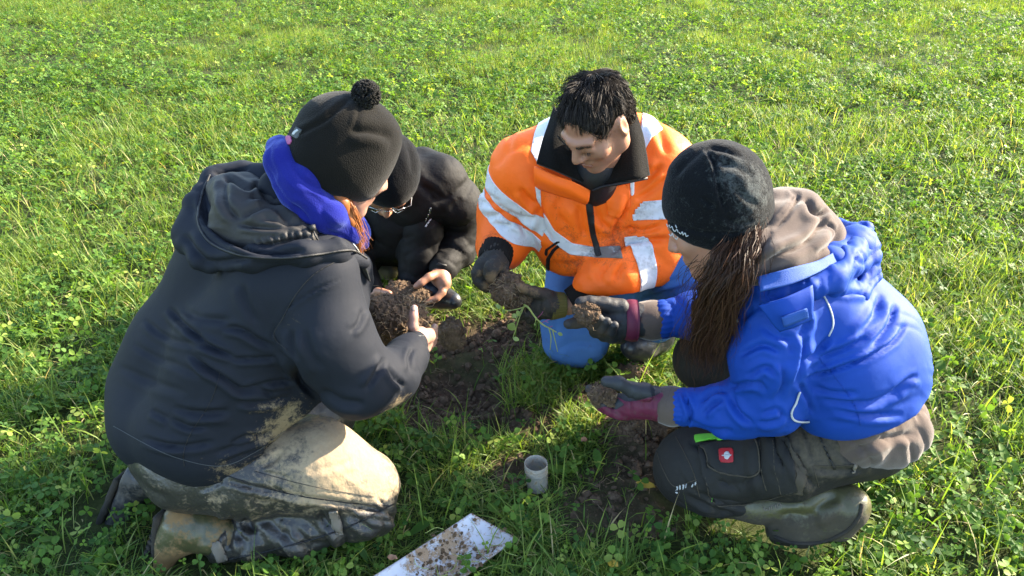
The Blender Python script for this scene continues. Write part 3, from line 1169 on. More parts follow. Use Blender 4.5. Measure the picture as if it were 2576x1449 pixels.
M_refl = cloth('reflective_tape', (1.22, 1.24, 1.28), (1.02, 1.04, 1.08), 10, 0.5, 0.5, 900, 0.3, 0.0006,
               mud_or_shade=((0.30, 0.27, 0.24), (0.22, 0.2, 0.18), 30, 1.6, 2.0), cb=(30, 0.3, 0.008))
M_rib = plain('black_ribbed_cuff', (0.022, 0.019, 0.016), 0.9, 0.15, bs=600, bst=0.8)
M_jeans = cloth('blue_work_jeans', (0.11, 0.28, 0.66), (0.065, 0.18, 0.50), 14, 0.8, 0.25, 800, 0.4, 0.0008, cb=(28, 0.25, 0.008),
                mud_or_shade=((0.16, 0.12, 0.08), (0.10, 0.075, 0.05), 30, 1.8, 2.4))
M_glove = cloth('dark_work_glove', (0.060, 0.052, 0.042), (0.032, 0.029, 0.026), 45, 0.75, 0.3, 300, 0.5, 0.001,
                mud_or_shade=((0.30, 0.20, 0.11), (0.20, 0.13, 0.07), 55, 1.5, 3.0))
M_glove_rib = plain('olive_glove_cuff', (0.20, 0.165, 0.048), 0.9, 0.15, bs=700, bst=0.8)
M_glove_grey = cloth('muddy_grey_glove', (0.048, 0.054, 0.066), (0.028, 0.030, 0.036), 60, 0.6, 0.35, 300, 0.6, 0.001,
                     mud_or_shade=((0.13, 0.10, 0.07), (0.085, 0.065, 0.045), 55, 1.5, 3.0))
M_glove_purple = cloth('purple_glove', (0.22, 0.020, 0.075), (0.12, 0.012, 0.045), 40, 0.6, 0.35, 400, 0.4, 0.001,
                       mud_or_shade=((0.16, 0.11, 0.09), (0.10, 0.07, 0.05), 70, 1.5, 3.0))
M_blue = cloth('blue_rain_jacket', (0.009, 0.084, 0.52), (0.005, 0.060, 0.42), 8, 0.68, 0.2, 900, 0.3, 0.0008, cb=(30, 0.15, 0.006))
M_blue_mesh = cloth('blue_mesh_lining', (0.035, 0.14, 0.55), (0.02, 0.09, 0.42), 40, 0.7, 0.3, 500, 0.8, 0.0015)
M_hoodie = cloth('grey_brown_hoodie', (0.185, 0.140, 0.118), (0.135, 0.102, 0.086), 14, 0.95, 0.1, 420, 0.5, 0.0015, sheen=0.25)
M_white = plain('white_piping', (0.78, 0.80, 0.82), 0.5)
M_work = cloth('black_work_trousers', (0.030, 0.028, 0.026), (0.016, 0.016, 0.016), 16, 0.75, 0.3, 600, 0.4, 0.001,
               mud_or_shade=((0.19, 0.155, 0.105), (0.13, 0.105, 0.075), 24, 1.5, 2.2), cb=(32, 0.3, 0.008))
M_work_tan = cloth('dusty_brown_canvas', (0.135, 0.112, 0.080), (0.075, 0.063, 0.048), 22, 0.85, 0.2, 600, 0.4, 0.001)
M_lime = plain('lime_green_zip', (0.20, 0.75, 0.05), 0.5)
M_red = plain('red_badge', (0.62, 0.015, 0.025), 0.5, 0.4)
M_black = cloth('black_work_jacket', (0.0075, 0.007, 0.0075), (0.005, 0.005, 0.0055), 12, 0.75, 0.25, 700, 0.3, 0.0008, cb=(28, 0.35, 0.010))
M_silver = plain('silver_metal', (0.75, 0.76, 0.78), 0.25, 0.5, 0.9, bst=0.02)
M_tag = plain('grey_woven_tag', (0.13, 0.14, 0.14), 0.8)
M_pink = cloth('pink_flower_print', (0.75, 0.20, 0.42), (0.42, 0.06, 0.22), 260, 0.7)
M_hair_dark = hair_mat('dark_brown_hair', (0.034, 0.018, 0.011), (0.115, 0.052, 0.028), .5)
M_hair_red = hair_mat('copper_hair', (0.36, 0.115, 0.035), (0.60, 0.24, 0.085))
M_hair_black = hair_mat('black_hair', (0.016, 0.012, 0.010), (0.060, 0.046, 0.036), 0.6)
M_hair_cap = plain('black_hair_base', (0.010, 0.008, 0.007), 0.95, 0.05, bs=500, bst=1.0)
M_eye = plain('eye_white', (0.72, 0.68, 0.64), 0.2, 0.5, bst=0.0)
M_lens = NT('spectacle_lens')
M_lens.b.inputs['Transmission Weight'].default_value = 1.0
M_lens.b.inputs['Roughness'].default_value = 0.02
M_lens.b.inputs['IOR'].default_value = 1.15
M_lens = M_lens.m

def add_head(fd, c, R, s=1.0, neck=None):
    L = lambda x, y, z: c + R @ (np.array([x, y, z]) * s)
    fd.ell(L(0, -.018, .040), np.array([.076, .096, .084]) * s, R, .02)
    fd.ell(L(0, .028, -.032), np.array([.060, .062, .080]) * s, R, .02)
    for q in (-1, 1):
        fd.cone(L(0, .064, -.096), .019 * s, L(q * .052, .0, -.062), .020 * s, .025)
        fd.cone(L(q * .054, .0, -.060), .019 * s, L(q * .060, -.01, .01), .02 * s, .02)
        fd.ell(L(q * .040, .056, -.022), np.array([.026, .024, .022]) * s, R, .02)
        fd.cone(L(q * .012, .089, .027), .0085 * s, L(q * .046, .073, .027), .009 * s, .016)
    for q in (-1, 1):
        fd.ell(L(q * .031, .103, .006), np.array([.016, .018, .010]) * s, R, .016, True)
        fd.ell(L(q * .031, .076, .006), np.array([.015, .0135, .012]) * s, R, .004)
        fd.cone(L(q * .018, .084, -.004), .004 * s, L(q * .044, .076, -.002), .004 * s, .008)
    fd.cone(L(0, .086, .020), .0085 * s, L(0, .110, -.020), .0115 * s, .014)
    for q in (-1, 1):
        fd.ell(L(q * .012, .097, -.027), np.array([.009, .011, .008]) * s, R, .008)
    fd.ell(L(0, .082, -.054), np.array([.026, .015, .0075]) * s, R, .008)
    fd.ell(L(0, .081, -.066), np.array([.022, .015, .0080]) * s, R, .008)
    fd.cone(L(-.020, .096, -.0605), .0022 * s, L(.020, .096, -.0605), .0022 * s, .004, sub=True)
    fd.ell(L(0, .072, -.092), np.array([.018, .016, .014]) * s, R, .015)
    for q in (-1, 1):
        a = R @ np.stack([unit([1, -.35 * q, 0]) * 1.0, unit([.35 * q, 1, 0]), np.array([0, 0, 1.0])], 1)
        fd.ell(L(q * .081, -.014, .000), np.array([.0075, .019, .031]) * s, a, .006)
        fd.ell(L(q * .087, -.012, .004), np.array([.006, .0105, .018]) * s, a, .004, True)
        fd.ell(L(q * .080, -.008, -.022), np.array([.006, .009, .010]) * s, a, .006)
    if neck is not None:
        fd.cone(L(0, -.022, -.050), .054 * s, neck, .060 * s, .03)
    return L

def finish(name, fd, mat, parent, disp=None, attrs=None, smooth=1, label=None):
    V, Q = fd.mesh(smooth)
    if disp is not None:
        CURN[0] = vnormals(V, Q)
        V = displaced(V, Q, disp(V))
    at_ = attrs(V, Q) if attrs else None
    o = mk(name, V, Q, mat, parent, at_)
    if label:
        o['label'] = label
    LASTF[0] = (V, Q, o)
    return V, Q, o

LASTF = [None]
M_lip = skin_mat('lip', (0.46, 0.215, 0.145), (0.40, 0.16, 0.11))
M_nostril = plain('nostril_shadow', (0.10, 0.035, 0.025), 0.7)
M_nail = plain('fingernail', (0.78, 0.52, 0.42), 0.3, 0.5, bst=0.02)
def blob(V, pts):
    """soft weight: pts = (point, radius, weight)"""
    w = np.zeros(len(V))
    for p, r, a in pts:
        w = np.maximum(w, a * np.exp(-((np.linalg.norm(V - p, axis=1) / r) ** 2)))
    return w

def const(v):
    return lambda V, Q: {'mud_or_shade': np.full(len(V), v)}

def trw(o, k, *lines):
    return [(p, w * .78, d_) for p, w, d_ in tr(o, k, *lines)]

def tr(o, k, *lines):
    return [([(o[0] + x * k, o[1] + y * k) for x, y in l[0]], l[1], l[2]) for l in lines]

# ================================================================== woman in the navy jacket, kneeling at left
W1 = empty('person', atz(600, 1240, 0.0), 'person in muddy navy rain jacket, blue scarf and black bobble hat kneeling at left', 'person',
           'people examining soil')
# body: head, neck, trunk, arms and bare hands in one skin
c1 = at(878, 405, 1.70)
R1 = rot_head(36, 36, -4)
fd = Field(0.0052)
neck1 = at(790, 520, 1.68)
add_head(fd, c1, R1, 1.0, neck1)
fd.chain([(neck1, .06), K(680, 660, 1.64, 90), K(560, 900, 1.58, 95), K(500, 1060, 1.55, 100)], .05)
fd.chain(KS((800, 690, 1.56, 60), (905, 965, 1.47, 42), (1010, 930, 1.57, 34)), .03)
fd.chain(KS((640, 600, 1.80, 60), (770, 760, 1.95, 42), (880, 778, 1.95, 34)), .03)
# right hand: wrist, palm, raised thumb and fingers folded round the far side of the sod
fd.chain(KS((1005, 935, 1.56, 32), (1040, 872, 1.65, 26), (1056, 846, 1.70, 25)), .012)
fd.chain(KS((1056, 850, 1.69, 22), (1080, 846, 1.76, 17)), .012)
fd.chain(KS((1045, 843, 1.68, 15), (1039, 820, 1.675, 12.5), (1040, 797, 1.685, 11.5), (1042, 776, 1.70, 10.5)), .008)
fd.chain(KS((1070, 838, 1.74, 13), (1090, 834, 1.79, 10.5), (1094, 822, 1.83, 9.5)), .004)
fd.chain(KS((1070, 851, 1.74, 13), (1091, 850, 1.79, 10.5), (1093, 838, 1.84, 9.5)), .004)
fd.chain(KS((1066, 864, 1.73, 12), (1084, 867, 1.77, 10), (1092, 858, 1.82, 9)), .004)
fd.chain(KS((1060, 873, 1.71, 10), (1073, 880, 1.74, 8.5), (1082, 876, 1.78, 8)), .004)
# left hand, fingers laid over the sod
fd.chain(KS((880, 778, 1.95, 30), (915, 782, 1.94, 24)), .012)
for j, (dv, dy) in enumerate(((-8, 0.0), (1, .015), (8, .03), (14, .045))):
    fd.chain(KS((915, 780 + dv, 1.94 + dy, 12), (947, 768 + dv, 1.93 + dy, 10), (968, 769 + dv, 1.92 + dy, 9), (975, 778 + dv, 1.91 + dy, 8)), .003)
fd.chain(KS((912, 792, 1.90, 12), (938, 800, 1.88, 10), (956, 806, 1.87, 9)), .004)
finish('body', fd, M_skin_pale, W1, attrs=lambda V, Q: {'mud_or_shade': blob(V, [(at(1090, 845, 1.8), .03, .7), (at(975, 775, 1.92), .02, .6)])})

bodV, bodQ, bodO = LASTF[0]
pix_patch('thumbnail', bodV, bodQ, [(1035, 773), (1039, 767), (1044, 767), (1048, 773), (1047, 782), (1036, 782)], M_nail, bodO, .0, .0008, -.2)
# hat
fd = Field(0.0045)
up1, f1, x1 = R1[:, 2], R1[:, 1], R1[:, 0]
hc = at(865, 371, 1.69)
fd.ell(hc + up1 * .014, (.112, .117, .106), R1, .02)
fd.ell(hc - up1 * .045 - f1 * .005, (.107, .111, .085), R1, .03)
fd.ell(hc + up1 * .060 + f1 * .038, (.078, .064, .050), R1, .03)
fd.half(at(842, 492, 1.60), unit(-up1 + .10 * f1 - .12 * x1), .012)
seamA = [at(*p) for p in ((905, 245, 1.66), (893, 270, 1.62), (897, 300, 1.59), (890, 335, 1.57))]
def d_hat(V):
    d = .004 * fbm(V, 9, 3, 4)
    d += crease(V, at(878, 330, 1.57), at(985, 345, 1.64), .010, .010)
    d += crease(V, at(905, 246, 1.64), at(888, 328, 1.57), .005, .003)
    d += crease(V, at(885, 243, 1.66), at(735, 345, 1.60), .006, .004)
    return d
V, Q, o = finish('bobble_hat', fd, M_fleece, W1, d_hat)
hatV, hatQ, hatO = V, Q, o
# pom pom of many yarn tufts
pc = at(921, 238, 1.68)
r = np.random.default_rng(3)
D = r.normal(size=(420, 3)); D /= np.linalg.norm(D, axis=1)[:, None]
pths, rad = [], []
for d in D:
    b = unit(np.cross(d, r.normal(size=3)))
    pths.append(np.array([pc + d * .010, pc + d * .024 + b * .002, pc + d * .030 + b * .006, pc + d * .027 + b * .010]))
    rad.append(np.array([.0028, .0032, .0028, .0015]))
tubes('pom_pom', pths, rad, M_fleece, hatO, 4)
# woven tag and pink patch on the seam
pix_patch('woven_tag', hatV, hatQ, [(747, 320), (761, 327), (747, 350), (733, 342)], M_tag, hatO, .001, .002)
pix_patch('tag_lettering', hatV, hatQ, line_poly([(740, 340), (744, 333), (748, 330), (753, 326)], 5), M_white, hatO, .003, .001)
pix_patch('flower_patch', hatV, hatQ, [(724, 341), (733, 343), (735, 355), (729, 365), (722, 362), (718, 350)], M_pink, hatO, .001, .002)
# specks of dry grass on the hat
for i, (u, v) in enumerate(((846, 402), (851, 412), (846, 424), (914, 412), (921, 409), (924, 404), (905, 428), (909, 424), (918, 418))):
    pix_patch('straw_fleck', hatV, hatQ, line_poly([(u, v), (u + 3 * math.cos(i), v + 4)], 2.2), M_white, hatO, .0005, .001)

# scarf
fd = Field(0.0045)
fd.chain(KS((700, 372, 1.66, 30), (712, 410, 1.62, 42), (752, 468, 1.58, 46), (812, 536, 1.57, 44), (868, 585, 1.60, 34), (900, 610, 1.66, 24)), .03)
fd.chain(KS((700, 372, 1.70, 30), (760, 400, 1.82, 40), (850, 500, 1.82, 40), (895, 585, 1.76, 30), (905, 600, 1.70, 22)), .03)
def d_scarf(V):
    return wrinkle(V, [(at(705, 390, 1.6), at(890, 600, 1.6), .12, unit(at(740, 500, 1.6) - at(800, 440, 1.6)), 26, 3.5, .008, 2)]) + .003 * fbm(V, 20, 2, 3)
finish('scarf', fd, M_scarf, W1, d_scarf)

# copper hair hanging in front of the scarf
def strands(guides, n, spread, m=10, seed=0, wave=.004, wfreq=18, tipspread=1.6):
    r = np.random.default_rng(seed)
    G = [catmull(np.array(g, float), m) for g in guides]
    S = np.zeros((n, m, 3))
    for i in range(n):
        w = r.dirichlet(np.ones(len(G)) * .6)
        base = sum(wi * g for wi, g in zip(w, G))
        off = r.normal(size=3) * spread
        tt = np.linspace(0, 1, m)[:, None]
        ph = r.random(3) * 6.28
        S[i] = base + off * (.55 + (tipspread - .55) * tt) + wave * np.sin(tt * wfreq * (.7 + .6 * r.random()) + ph) * tt
        cut = 1 - .35 * r.random() ** 2
        S[i] = catmull(S[i], 60)[np.linspace(0, int(59 * cut), m).astype(int)]
    return S
g1 = [[at(*p) for p in q] for q in (
    [(845, 480, 1.60), (868, 525, 1.585), (892, 590, 1.59), (908, 650, 1.60)],
    [(858, 488, 1.60), (880, 530, 1.585), (900, 585, 1.59), (925, 625, 1.60)],
    [(838, 486, 1.62), (858, 530, 1.60), (878, 575, 1.60), (895, 612, 1.60)],
    [(870, 488, 1.61), (888, 520, 1.59), (902, 560, 1.59), (912, 600, 1.59)])]
ribbons('hair', strands(g1, 420, .0045, 10, 5, .003, 8), .0016, M_hair_red, W1)
fd = Field(0.004).chain([(p, rr) for p, rr in zip(catmull(np.array(g1[0]), 5), (.016, .014, .012, .008, .004))], .01)
V, Q = fd.mesh(); mk('hair_base', V, Q, M_hair_red, W1, {'tint': np.full(len(V), .2)})

# jacket
fd = Field(0.0057)
fd.chain(KS((500, 1070, 1.47, 142), (600, 890, 1.52, 150), (705, 715, 1.54, 140)), .05)
fd.chain(KS((428, 1050, 1.60, 142), (440, 980, 1.62, 150), (490, 890, 1.64, 158), (595, 690, 1.68, 146), (605, 590, 1.74, 125)), .04)
fd.chain(KS((610, 1010, 1.50, 135), (690, 900, 1.58, 140), (760, 740, 1.62, 130)), .06)
fd.ell(at(640, 590, 1.70), (.14, .14, .10), None, .06)
fd.chain(KS((800, 690, 1.52, 104), (820, 840, 1.47, 104), (905, 955, 1.46, 86)), .045)
fd.chain(KS((650, 590, 1.82, 90), (770, 750, 1.92, 70), (880, 776, 1.94, 46)), .04)
# front edge of the jacket under the arm and the stand collar
fd.chain(KS((690, 470, 1.64, 40), (765, 560, 1.60, 42), (850, 625, 1.59, 40), (905, 670, 1.62, 26), (930, 700, 1.64, 10)), .03)
fd.chain(KS((690, 470, 1.70, 40), (800, 560, 1.86, 40), (900, 660, 1.72, 26)), .03)
fd.cone(*K(850, 760, 1.60, 80), *K(770, 980, 1.55, 90), .05)
fd.cone(*K(405, 1060, 1.52, 118), *K(540, 1095, 1.45, 118), .05)
axis1 = unit(at(690, 690, 1.62) - at(505, 1050, 1.54))
hemn = unit(np.cross(at(560, 1203, 1.38) - at(283, 1122, 1.66), at(745, 1068, 1.44) - at(283, 1122, 1.66)))
if hemn @ axis1 > 0:
    hemn = -hemn
fd.half(at(560, 1201, 1.385), hemn, .006)
fd.chain(KS((830, 850, 1.47, 98), (908, 960, 1.46, 84), (985, 945, 1.52, 66), (1022, 900, 1.60, 50), (1042, 866, 1.655, 35)), .03)
sdir = unit(at(905, 955, 1.46) - at(810, 700, 1.5))
def d_jack(V):
    d = .005 * fbm(V, 5, 3, 11)
    side = unit(at(640, 1000, 1.45) - at(520, 700, 1.55))
    d += wrinkle(V, [
        (at(480, 930, 1.5), at(760, 940, 1.45), .17, unit(side + .25 * axis1), 9, 4.5, .0018, 3),
        (at(400, 1080, 1.45), at(720, 1050, 1.42), .14, -axis1, 9, 4.0, .0012, 9),
        (at(860, 930, 1.40), at(930, 1000, 1.42), .10, sdir, 13, 2.6, .003, 21),
        (at(1040, 895, 1.6), at(960, 970, 1.48), .07, unit(at(1040, 895, 1.62) - at(960, 970, 1.48)), 22, 2.2, .004, 5),
        (at(820, 780, 1.42), at(860, 690, 1.45), .09, unit(sdir + .6 * axis1), 11, 3.0, .002, 8)])
    T1 = ((225.4, 579.6), .3556)
    d += pcreases(V, trw(*T1,
        ([(560, 545), (640, 640), (760, 750), (860, 830), (950, 880)], 9, .010),
        ([(700, 870), (830, 980), (960, 1060), (1080, 1130), (1230, 1125), (1310, 1185)], 9, .013),
        ([(740, 810), (850, 830), (950, 870), (1020, 900)], 8, .008),
        ([(940, 690), (1060, 700), (1200, 780), (1310, 830)], 9, .009),
        ([(1000, 910), (1150, 912), (1330, 900)], 7, .009),
        ([(1080, 1125), (1250, 1082), (1440, 1060)], 7, .010),
        ([(1040, 1212), (1200, 1222), (1420, 1180)], 8, .010),
        ([(590, 1250), (760, 1290), (960, 1280)], 9, .008),
        ([(580, 1335), (700, 1390), (840, 1390)], 8, .007),
        ([(1350, 850), (1430, 950), (1500, 1080), (1610, 1180)], 9, .013),
        ([(1265, 870), (1285, 750), (1340, 640), (1415, 540), (1600, 420), (1780, 340)], 4, .004),
        ([(1425, 700), (1435, 820), (1470, 920)], 11, .008), ([(1520, 700), (1560, 860), (1640, 980)], 13, .007),
        ([(1080, 380), (1110, 520), (1190, 660)], 12, .006),
        ([(2085, 905), (2010, 1040), (1950, 1130)], 9, .009), ([(2110, 970), (2160, 1050), (2230, 1110)], 8, .008), ([(1840, 720), (1900, 660), (1930, 560)], 8, .006),
        ([(2290, 830), (2260, 900), (2270, 990)], 7, .006), ([(1650, 1120), (1780, 1200), (1950, 1230)], 12, .008),
        ([(380, 630), (520, 740), (640, 790), (780, 800)], 9, .005), ([(300, 800), (470, 900), (640, 960), (800, 1040)], 11, .004), ([(200, 960), (420, 1060), (700, 1150)], 13, .004),
        ([(660, 560), (800, 620), (1000, 640)], 12, .006), ([(430, 1270), (560, 1340)], 9, .006)), 1.0)
    d += pcreases(V, tr((225.4, 966), .35, ([(380, 385), (560, 440), (720, 445), (900, 412)], 7, .009), ([(900, 500), (1020, 460), (1180, 410), (1300, 335)], 7, .010),
        ([(1010, 425), (1150, 372), (1270, 380)], 6, .009), ([(700, 200), (900, 210), (1010, 190)], 9, .007), ([(960, 560), (1150, 480), (1360, 420)], 9, .006)))
    return d
def a_jack(V, Q):
    uv = project(V)
    w = blob(V, [(at(720, 1090, 1.40), .10, .62), (at(600, 1170, 1.38), .10, .50), (at(300, 1100, 1.64), .08, .58), (at(420, 1160, 1.50), .08, .44), (at(990, 1030, 1.45), .07, .60),
                 (at(690, 1040, 1.4), .08, .45), (at(285, 1040, 1.66), .06, .42), (at(730, 800, 1.42), .07, .33), (at(1030, 930, 1.55), .05, .36)])
    return {'mud_or_shade': np.maximum(w, .16)}
jV, jQ, jO = finish('rain_jacket', fd, M_navy, W1, d_jack, a_jack)
# stitched seams, zip edge and sleeve lining
surf_line('seam', jV, jQ, [(556, 930), (530, 1010), (480, 1090), (462, 1140), (464, 1172)], .0008, M_navy_dark, jO)
surf_line('seam', jV, jQ, [(850, 655), (790, 690), (745, 740), (712, 800), (690, 845), (722, 880)], .0012, M_navy_dark, jO)
surf_line('seam', jV, jQ, [(286, 1072), (420, 1142), (550, 1172), (640, 1138), (715, 1083)], .0007, M_tag, jO)
sheet('zip_edge', [[at(868, 590, 1.58), at(905, 640, 1.58), at(930, 708, 1.60)], [at(862, 606, 1.575), at(893, 652, 1.575), at(922, 700, 1.59)]], M_zip, jO, 4, 18, .003)
tubes('zip_teeth', [catmull(np.array([at(870, 590, 1.575), at(908, 642, 1.575), at(931, 708, 1.595)]), 16)], [.0018], M_silver, jO, 5)
tubes('sleeve_cuff', [catmull(np.array([at(998, 862, 1.60), at(1030, 850, 1.62), at(1064, 848, 1.66)]), 10)], [.006], M_tag, jO, 6)
# hood lying on the back: outer rim roll and crumpled lining
hood = Field(0.0052)
hood.chain(KS((545, 445, 1.74, 24), (500, 520, 1.66, 34), (475, 590, 1.60, 36), (520, 640, 1.53, 34), (640, 652, 1.47, 32), (760, 640, 1.46, 28), (840, 632, 1.50, 26), (915, 660, 1.58, 20)), .03)
hood.chain(KS((545, 445, 1.74, 24), (610, 445, 1.76, 34), (665, 455, 1.74, 36), (700, 510, 1.66, 40), (760, 580, 1.60, 40), (830, 630, 1.55, 30)), .03)
hood.ell(at(600, 560, 1.64), (.10, .12, .055), None, .04)
def d_hood(V):
    return wrinkle(V, [(at(520, 500, 1.65), at(800, 620, 1.5), .15, unit(at(600, 520, 1.6) - at(560, 620, 1.55)), 12, 4, .006, 14)]) + .004 * fbm(V, 9, 2, 6) + pcreases(V, tr((386.4, 161), .3778, ([(330, 850), (350, 1020), (470, 1150), (650, 1235), (820, 1255), (1010, 1235)], 7, .014), ([(300, 1330), (450, 1320), (660, 1280)], 9, .009), ([(390, 720), (470, 740), (640, 690)], 7, .010), ([(200, 1130), (260, 1240), (360, 1330)], 11, .009), ([(1130, 1010), (1250, 1120), (1350, 1230)], 8, .008), ([(850, 880), (1000, 960), (1130, 1060)], 8, .010)))
hV, hQ, hO = finish('hood', hood, M_navy, jO, d_hood, const(.1))
surf_line('hood_hem', hV, hQ, [(528, 440), (505, 500), (500, 560), (530, 610), (600, 640), (700, 650), (800, 640), (880, 630), (922, 650)], .0030, M_zip, jO, lim=-.4, tol=12)
lin = Field(0.0042)
lin.chain(KS((560, 480, 1.68, 40), (600, 540, 1.58, 52), (680, 590, 1.53, 46), (770, 600, 1.51, 30)), .04)
lin.chain(KS((620, 470, 1.70, 36), (690, 530, 1.62, 42), (770, 590, 1.55, 30)), .04)
lin.cone(*K(560, 590, 1.56, 36), *K(700, 622, 1.50, 28), .04)
def d_lin(V):
    n = unit(at(640, 500, 1.6) - at(600, 600, 1.55))
    d = wrinkle(V, [(at(560, 480, 1.65), at(780, 610, 1.5), .2, n, 14, 5, .007, 31)])
    d += pcreases(V, tr((386.4, 161), .3778, ([(470, 750), (620, 835), (720, 800)], 7, .012), ([(590, 1010), (760, 965), (910, 1050)], 8, .013), ([(560, 1065), (700, 1085), (910, 1095)], 6, .009), ([(660, 780), (770, 900), (950, 990), (1050, 1065)], 7, .012),
        ([(500, 760), (470, 900), (560, 1040)], 9, .010), ([(720, 1015), (860, 1060), (980, 1065)], 6, .010), ([(690, 1215), (850, 1190), (1055, 1145)], 5, .010), ([(640, 870), (760, 930), (900, 960)], 8, .009)))
    d += pcreases(V, tr((386.4, 161), .3778, *[([(700 + 48 * q, 1160 - 10 * q + 14 * (q % 2)), (725 + 46 * q, 1215 - 9 * q)], 3.5, .006) for q in range(7)]))
    return d
finish('hood_lining', lin, M_navy_dark, jO, d_lin)
tubes('draw_cord', [catmull(np.array([at(786, 572, 1.52), at(792, 590, 1.50), at(802, 608, 1.50), at(806, 622, 1.505)]), 10)], [.0022], M_zip, jO, 6)
tubes('cord_stop', [np.array([at(784, 566, 1.515), at(788, 580, 1.51)])], [.007], M_zip, jO, 8)

# trousers
fd = Field(0.0057)
fd.chain(KS((440, 1130, 1.52, 112), (485, 1160, 1.47, 116), (620, 1180, 1.45, 112), (800, 1172, 1.46, 106), (905, 1222, 1.47, 94)), .05)
fd.chain(KS((925, 1235, 1.47, 78), (925, 1285, 1.43, 66), (740, 1332, 1.40, 58), (560, 1362, 1.385, 54)), .025)
fd.chain(KS((480, 1050, 1.65, 110), (700, 1040, 1.70, 85), (825, 1035, 1.74, 68)), .04)
fd.chain(KS((825, 1060, 1.74, 60), (640, 1120, 1.66, 52), (440, 1205, 1.56, 50)), .03)
fd.cone(*K(620, 1130, 1.50, 100), *K(760, 1120, 1.52, 70), .05)
def d_rain(V):
    d = .004 * fbm(V, 7, 3, 2)
    ax = unit(at(905, 1222, 1.47) - at(620, 1180, 1.45))
    d += wrinkle(V, [
        (at(640, 1350, 1.38), at(940, 1290, 1.42), .085, unit(ax + np.array([0, 0, .5])), 19, 2.6, .012, 17),
        (at(540, 1365, 1.38), at(640, 1345, 1.39), .06, ax, 22, 2.4, .010, 18),
        (at(700, 1230, 1.36), at(960, 1250, 1.40), .09, unit(ax + np.array([0, 0, .9])), 12, 3.5, .006, 12)])
    d += pcreases(V, tr((225.4, 966), .35,
        ([(970, 690), (1150, 740), (1400, 790), (1700, 840), (1980, 880)], 6, .008), ([(960, 690), (880, 740), (780, 770)], 6, .007), ([(950, 700), (860, 720), (770, 730)], 5, .005),
        ([(1180, 620), (1300, 650), (1450, 690)], 7, .004), ([(1400, 470), (1300, 560), (1180, 610)], 8, .005), ([(1560, 640), (1750, 590), (1950, 540)], 8, .003),
        ([(1900, 880), (2050, 900), (2200, 960)], 7, .011), ([(2070, 830), (2130, 880), (2200, 970)], 6, .010), ([(2020, 960), (2120, 980), (2210, 970)], 6, .008),
        ([(1650, 900), (1720, 1010), (1830, 1100)], 9, .009), ([(1280, 950), (1350, 1050), (1500, 1150), (1650, 1180)], 11, .009), ([(1480, 1050), (1580, 1130), (1720, 1160)], 9, .008),
        ([(1030, 950), (1010, 1080), (980, 1200)], 7, .010), ([(1110, 960), (1150, 1030), (1200, 1060)], 8, .010), ([(1000, 960), (940, 1060), (910, 1150)], 7, .009),
        ([(1060, 1080), (1120, 1150), (1090, 1230)], 8, .007), ([(1880, 930), (1960, 1010), (2060, 1050)], 8, .008), ([(300, 640), (420, 760), (600, 850)], 12, .005)))
    return d
def a_rain(V, Q):
    uv = project(V)
    w = blob(V, [(at(870, 1150, 1.42), .15, .98), (at(800, 1205, 1.38), .13, .74), (at(940, 1200, 1.44), .10, .82), (at(720, 1110, 1.42), .09, .70),
                 (at(560, 1240, 1.36), .08, .40), (at(700, 1270, 1.36), .10, .46), (at(900, 1255, 1.38), .08, .56)])
    w = w + .10 * fbm(V, 22, 3, 8)
    t_ = np.clip((uv[:, 1] - (1262 + .02 * (uv[:, 0] - 700))) / 14, 0, 1)
    w = np.where(uv[:, 0] > 520, w * (1 - t_) + np.minimum(w, .34) * t_, w)
    return {'mud_or_shade': np.maximum(w, .24)}
tV, tQ, tO = finish('rain_trousers', fd, M_rain, W1, d_rain, a_rain)
for poly in ([(827, 1287), (850, 1284), (864, 1344), (844, 1347)], [(528, 1366), (552, 1360), (574, 1406), (548, 1413)]):
    sp = pix_patch('strap_tab', tV, tQ, poly, M_strap, tO, .001, .004, .0)
surf_line('side_zip', tV, tQ, [(570, 1408), (700, 1380), (860, 1332), (990, 1268)], .0024, M_zip, tO, lim=-.6)
surf_line('seam', tV, tQ, [(575, 1198), (650, 1222), (740, 1245), (860, 1263), (980, 1272)], .0013, M_zip, tO)
surf_line('seam', tV, tQ, [(640, 1185), (730, 1210), (830, 1232), (940, 1250)], .0007, M_navy_dark, tO)

# boots
fd = Field(0.005)
fd.chain(KS((590, 1352, 1.39, 46), (520, 1335, 1.39, 50), (458, 1318, 1.385, 44)), .03)
fd.chain(KS((458, 1318, 1.385, 46), (440, 1350, 1.38, 46), (400, 1405, 1.37, 34), (362, 1432, 1.36, 26)), .03)
fd.half(at(408, 1325, 1.38), unit(at(400, 1325, 1.38) - at(470, 1350, 1.36)), .006)
def d_boot(V):
    return wrinkle(V, [(at(500, 1330, 1.36), at(560, 1350, 1.37), .05, unit(at(600, 1350, 1.39) - at(480, 1330, 1.38)), 22, 2.5, .006, 4)]) + .002 * fbm(V, 24, 2, 8)
bV, bQ, bO = finish('rubber_boot', fd, M_boot, W1, d_boot, lambda V, Q: {'mud_or_shade': np.maximum(blob(V, [(at(440, 1290, 1.36), .05, .85), (at(430, 1400, 1.35), .07, .85), (at(560, 1350, 1.38), .07, .62)]), .38)}, label='muddy olive boot with its heel raised')
sole = Field(0.004)
sx = unit(at(385, 1415, 1.37) - at(432, 1290, 1.385))
sn = unit(np.cross(sx, [0.2, -.3, .5])); sy = np.cross(sn, sx)
Rs = np.stack([sx, sy, sn], 1)
sc_ = (at(398, 1395, 1.37) + at(428, 1292, 1.385)) / 2
nrm_s = unit(at(400, 1325, 1.38) - at(470, 1350, 1.36))
sy = unit(np.cross(nrm_s, sx)); Rs = np.stack([sx, sy, nrm_s], 1)
sole.box(sc_ + nrm_s * .006, (.066, .034, .008), Rs, .008, .01)
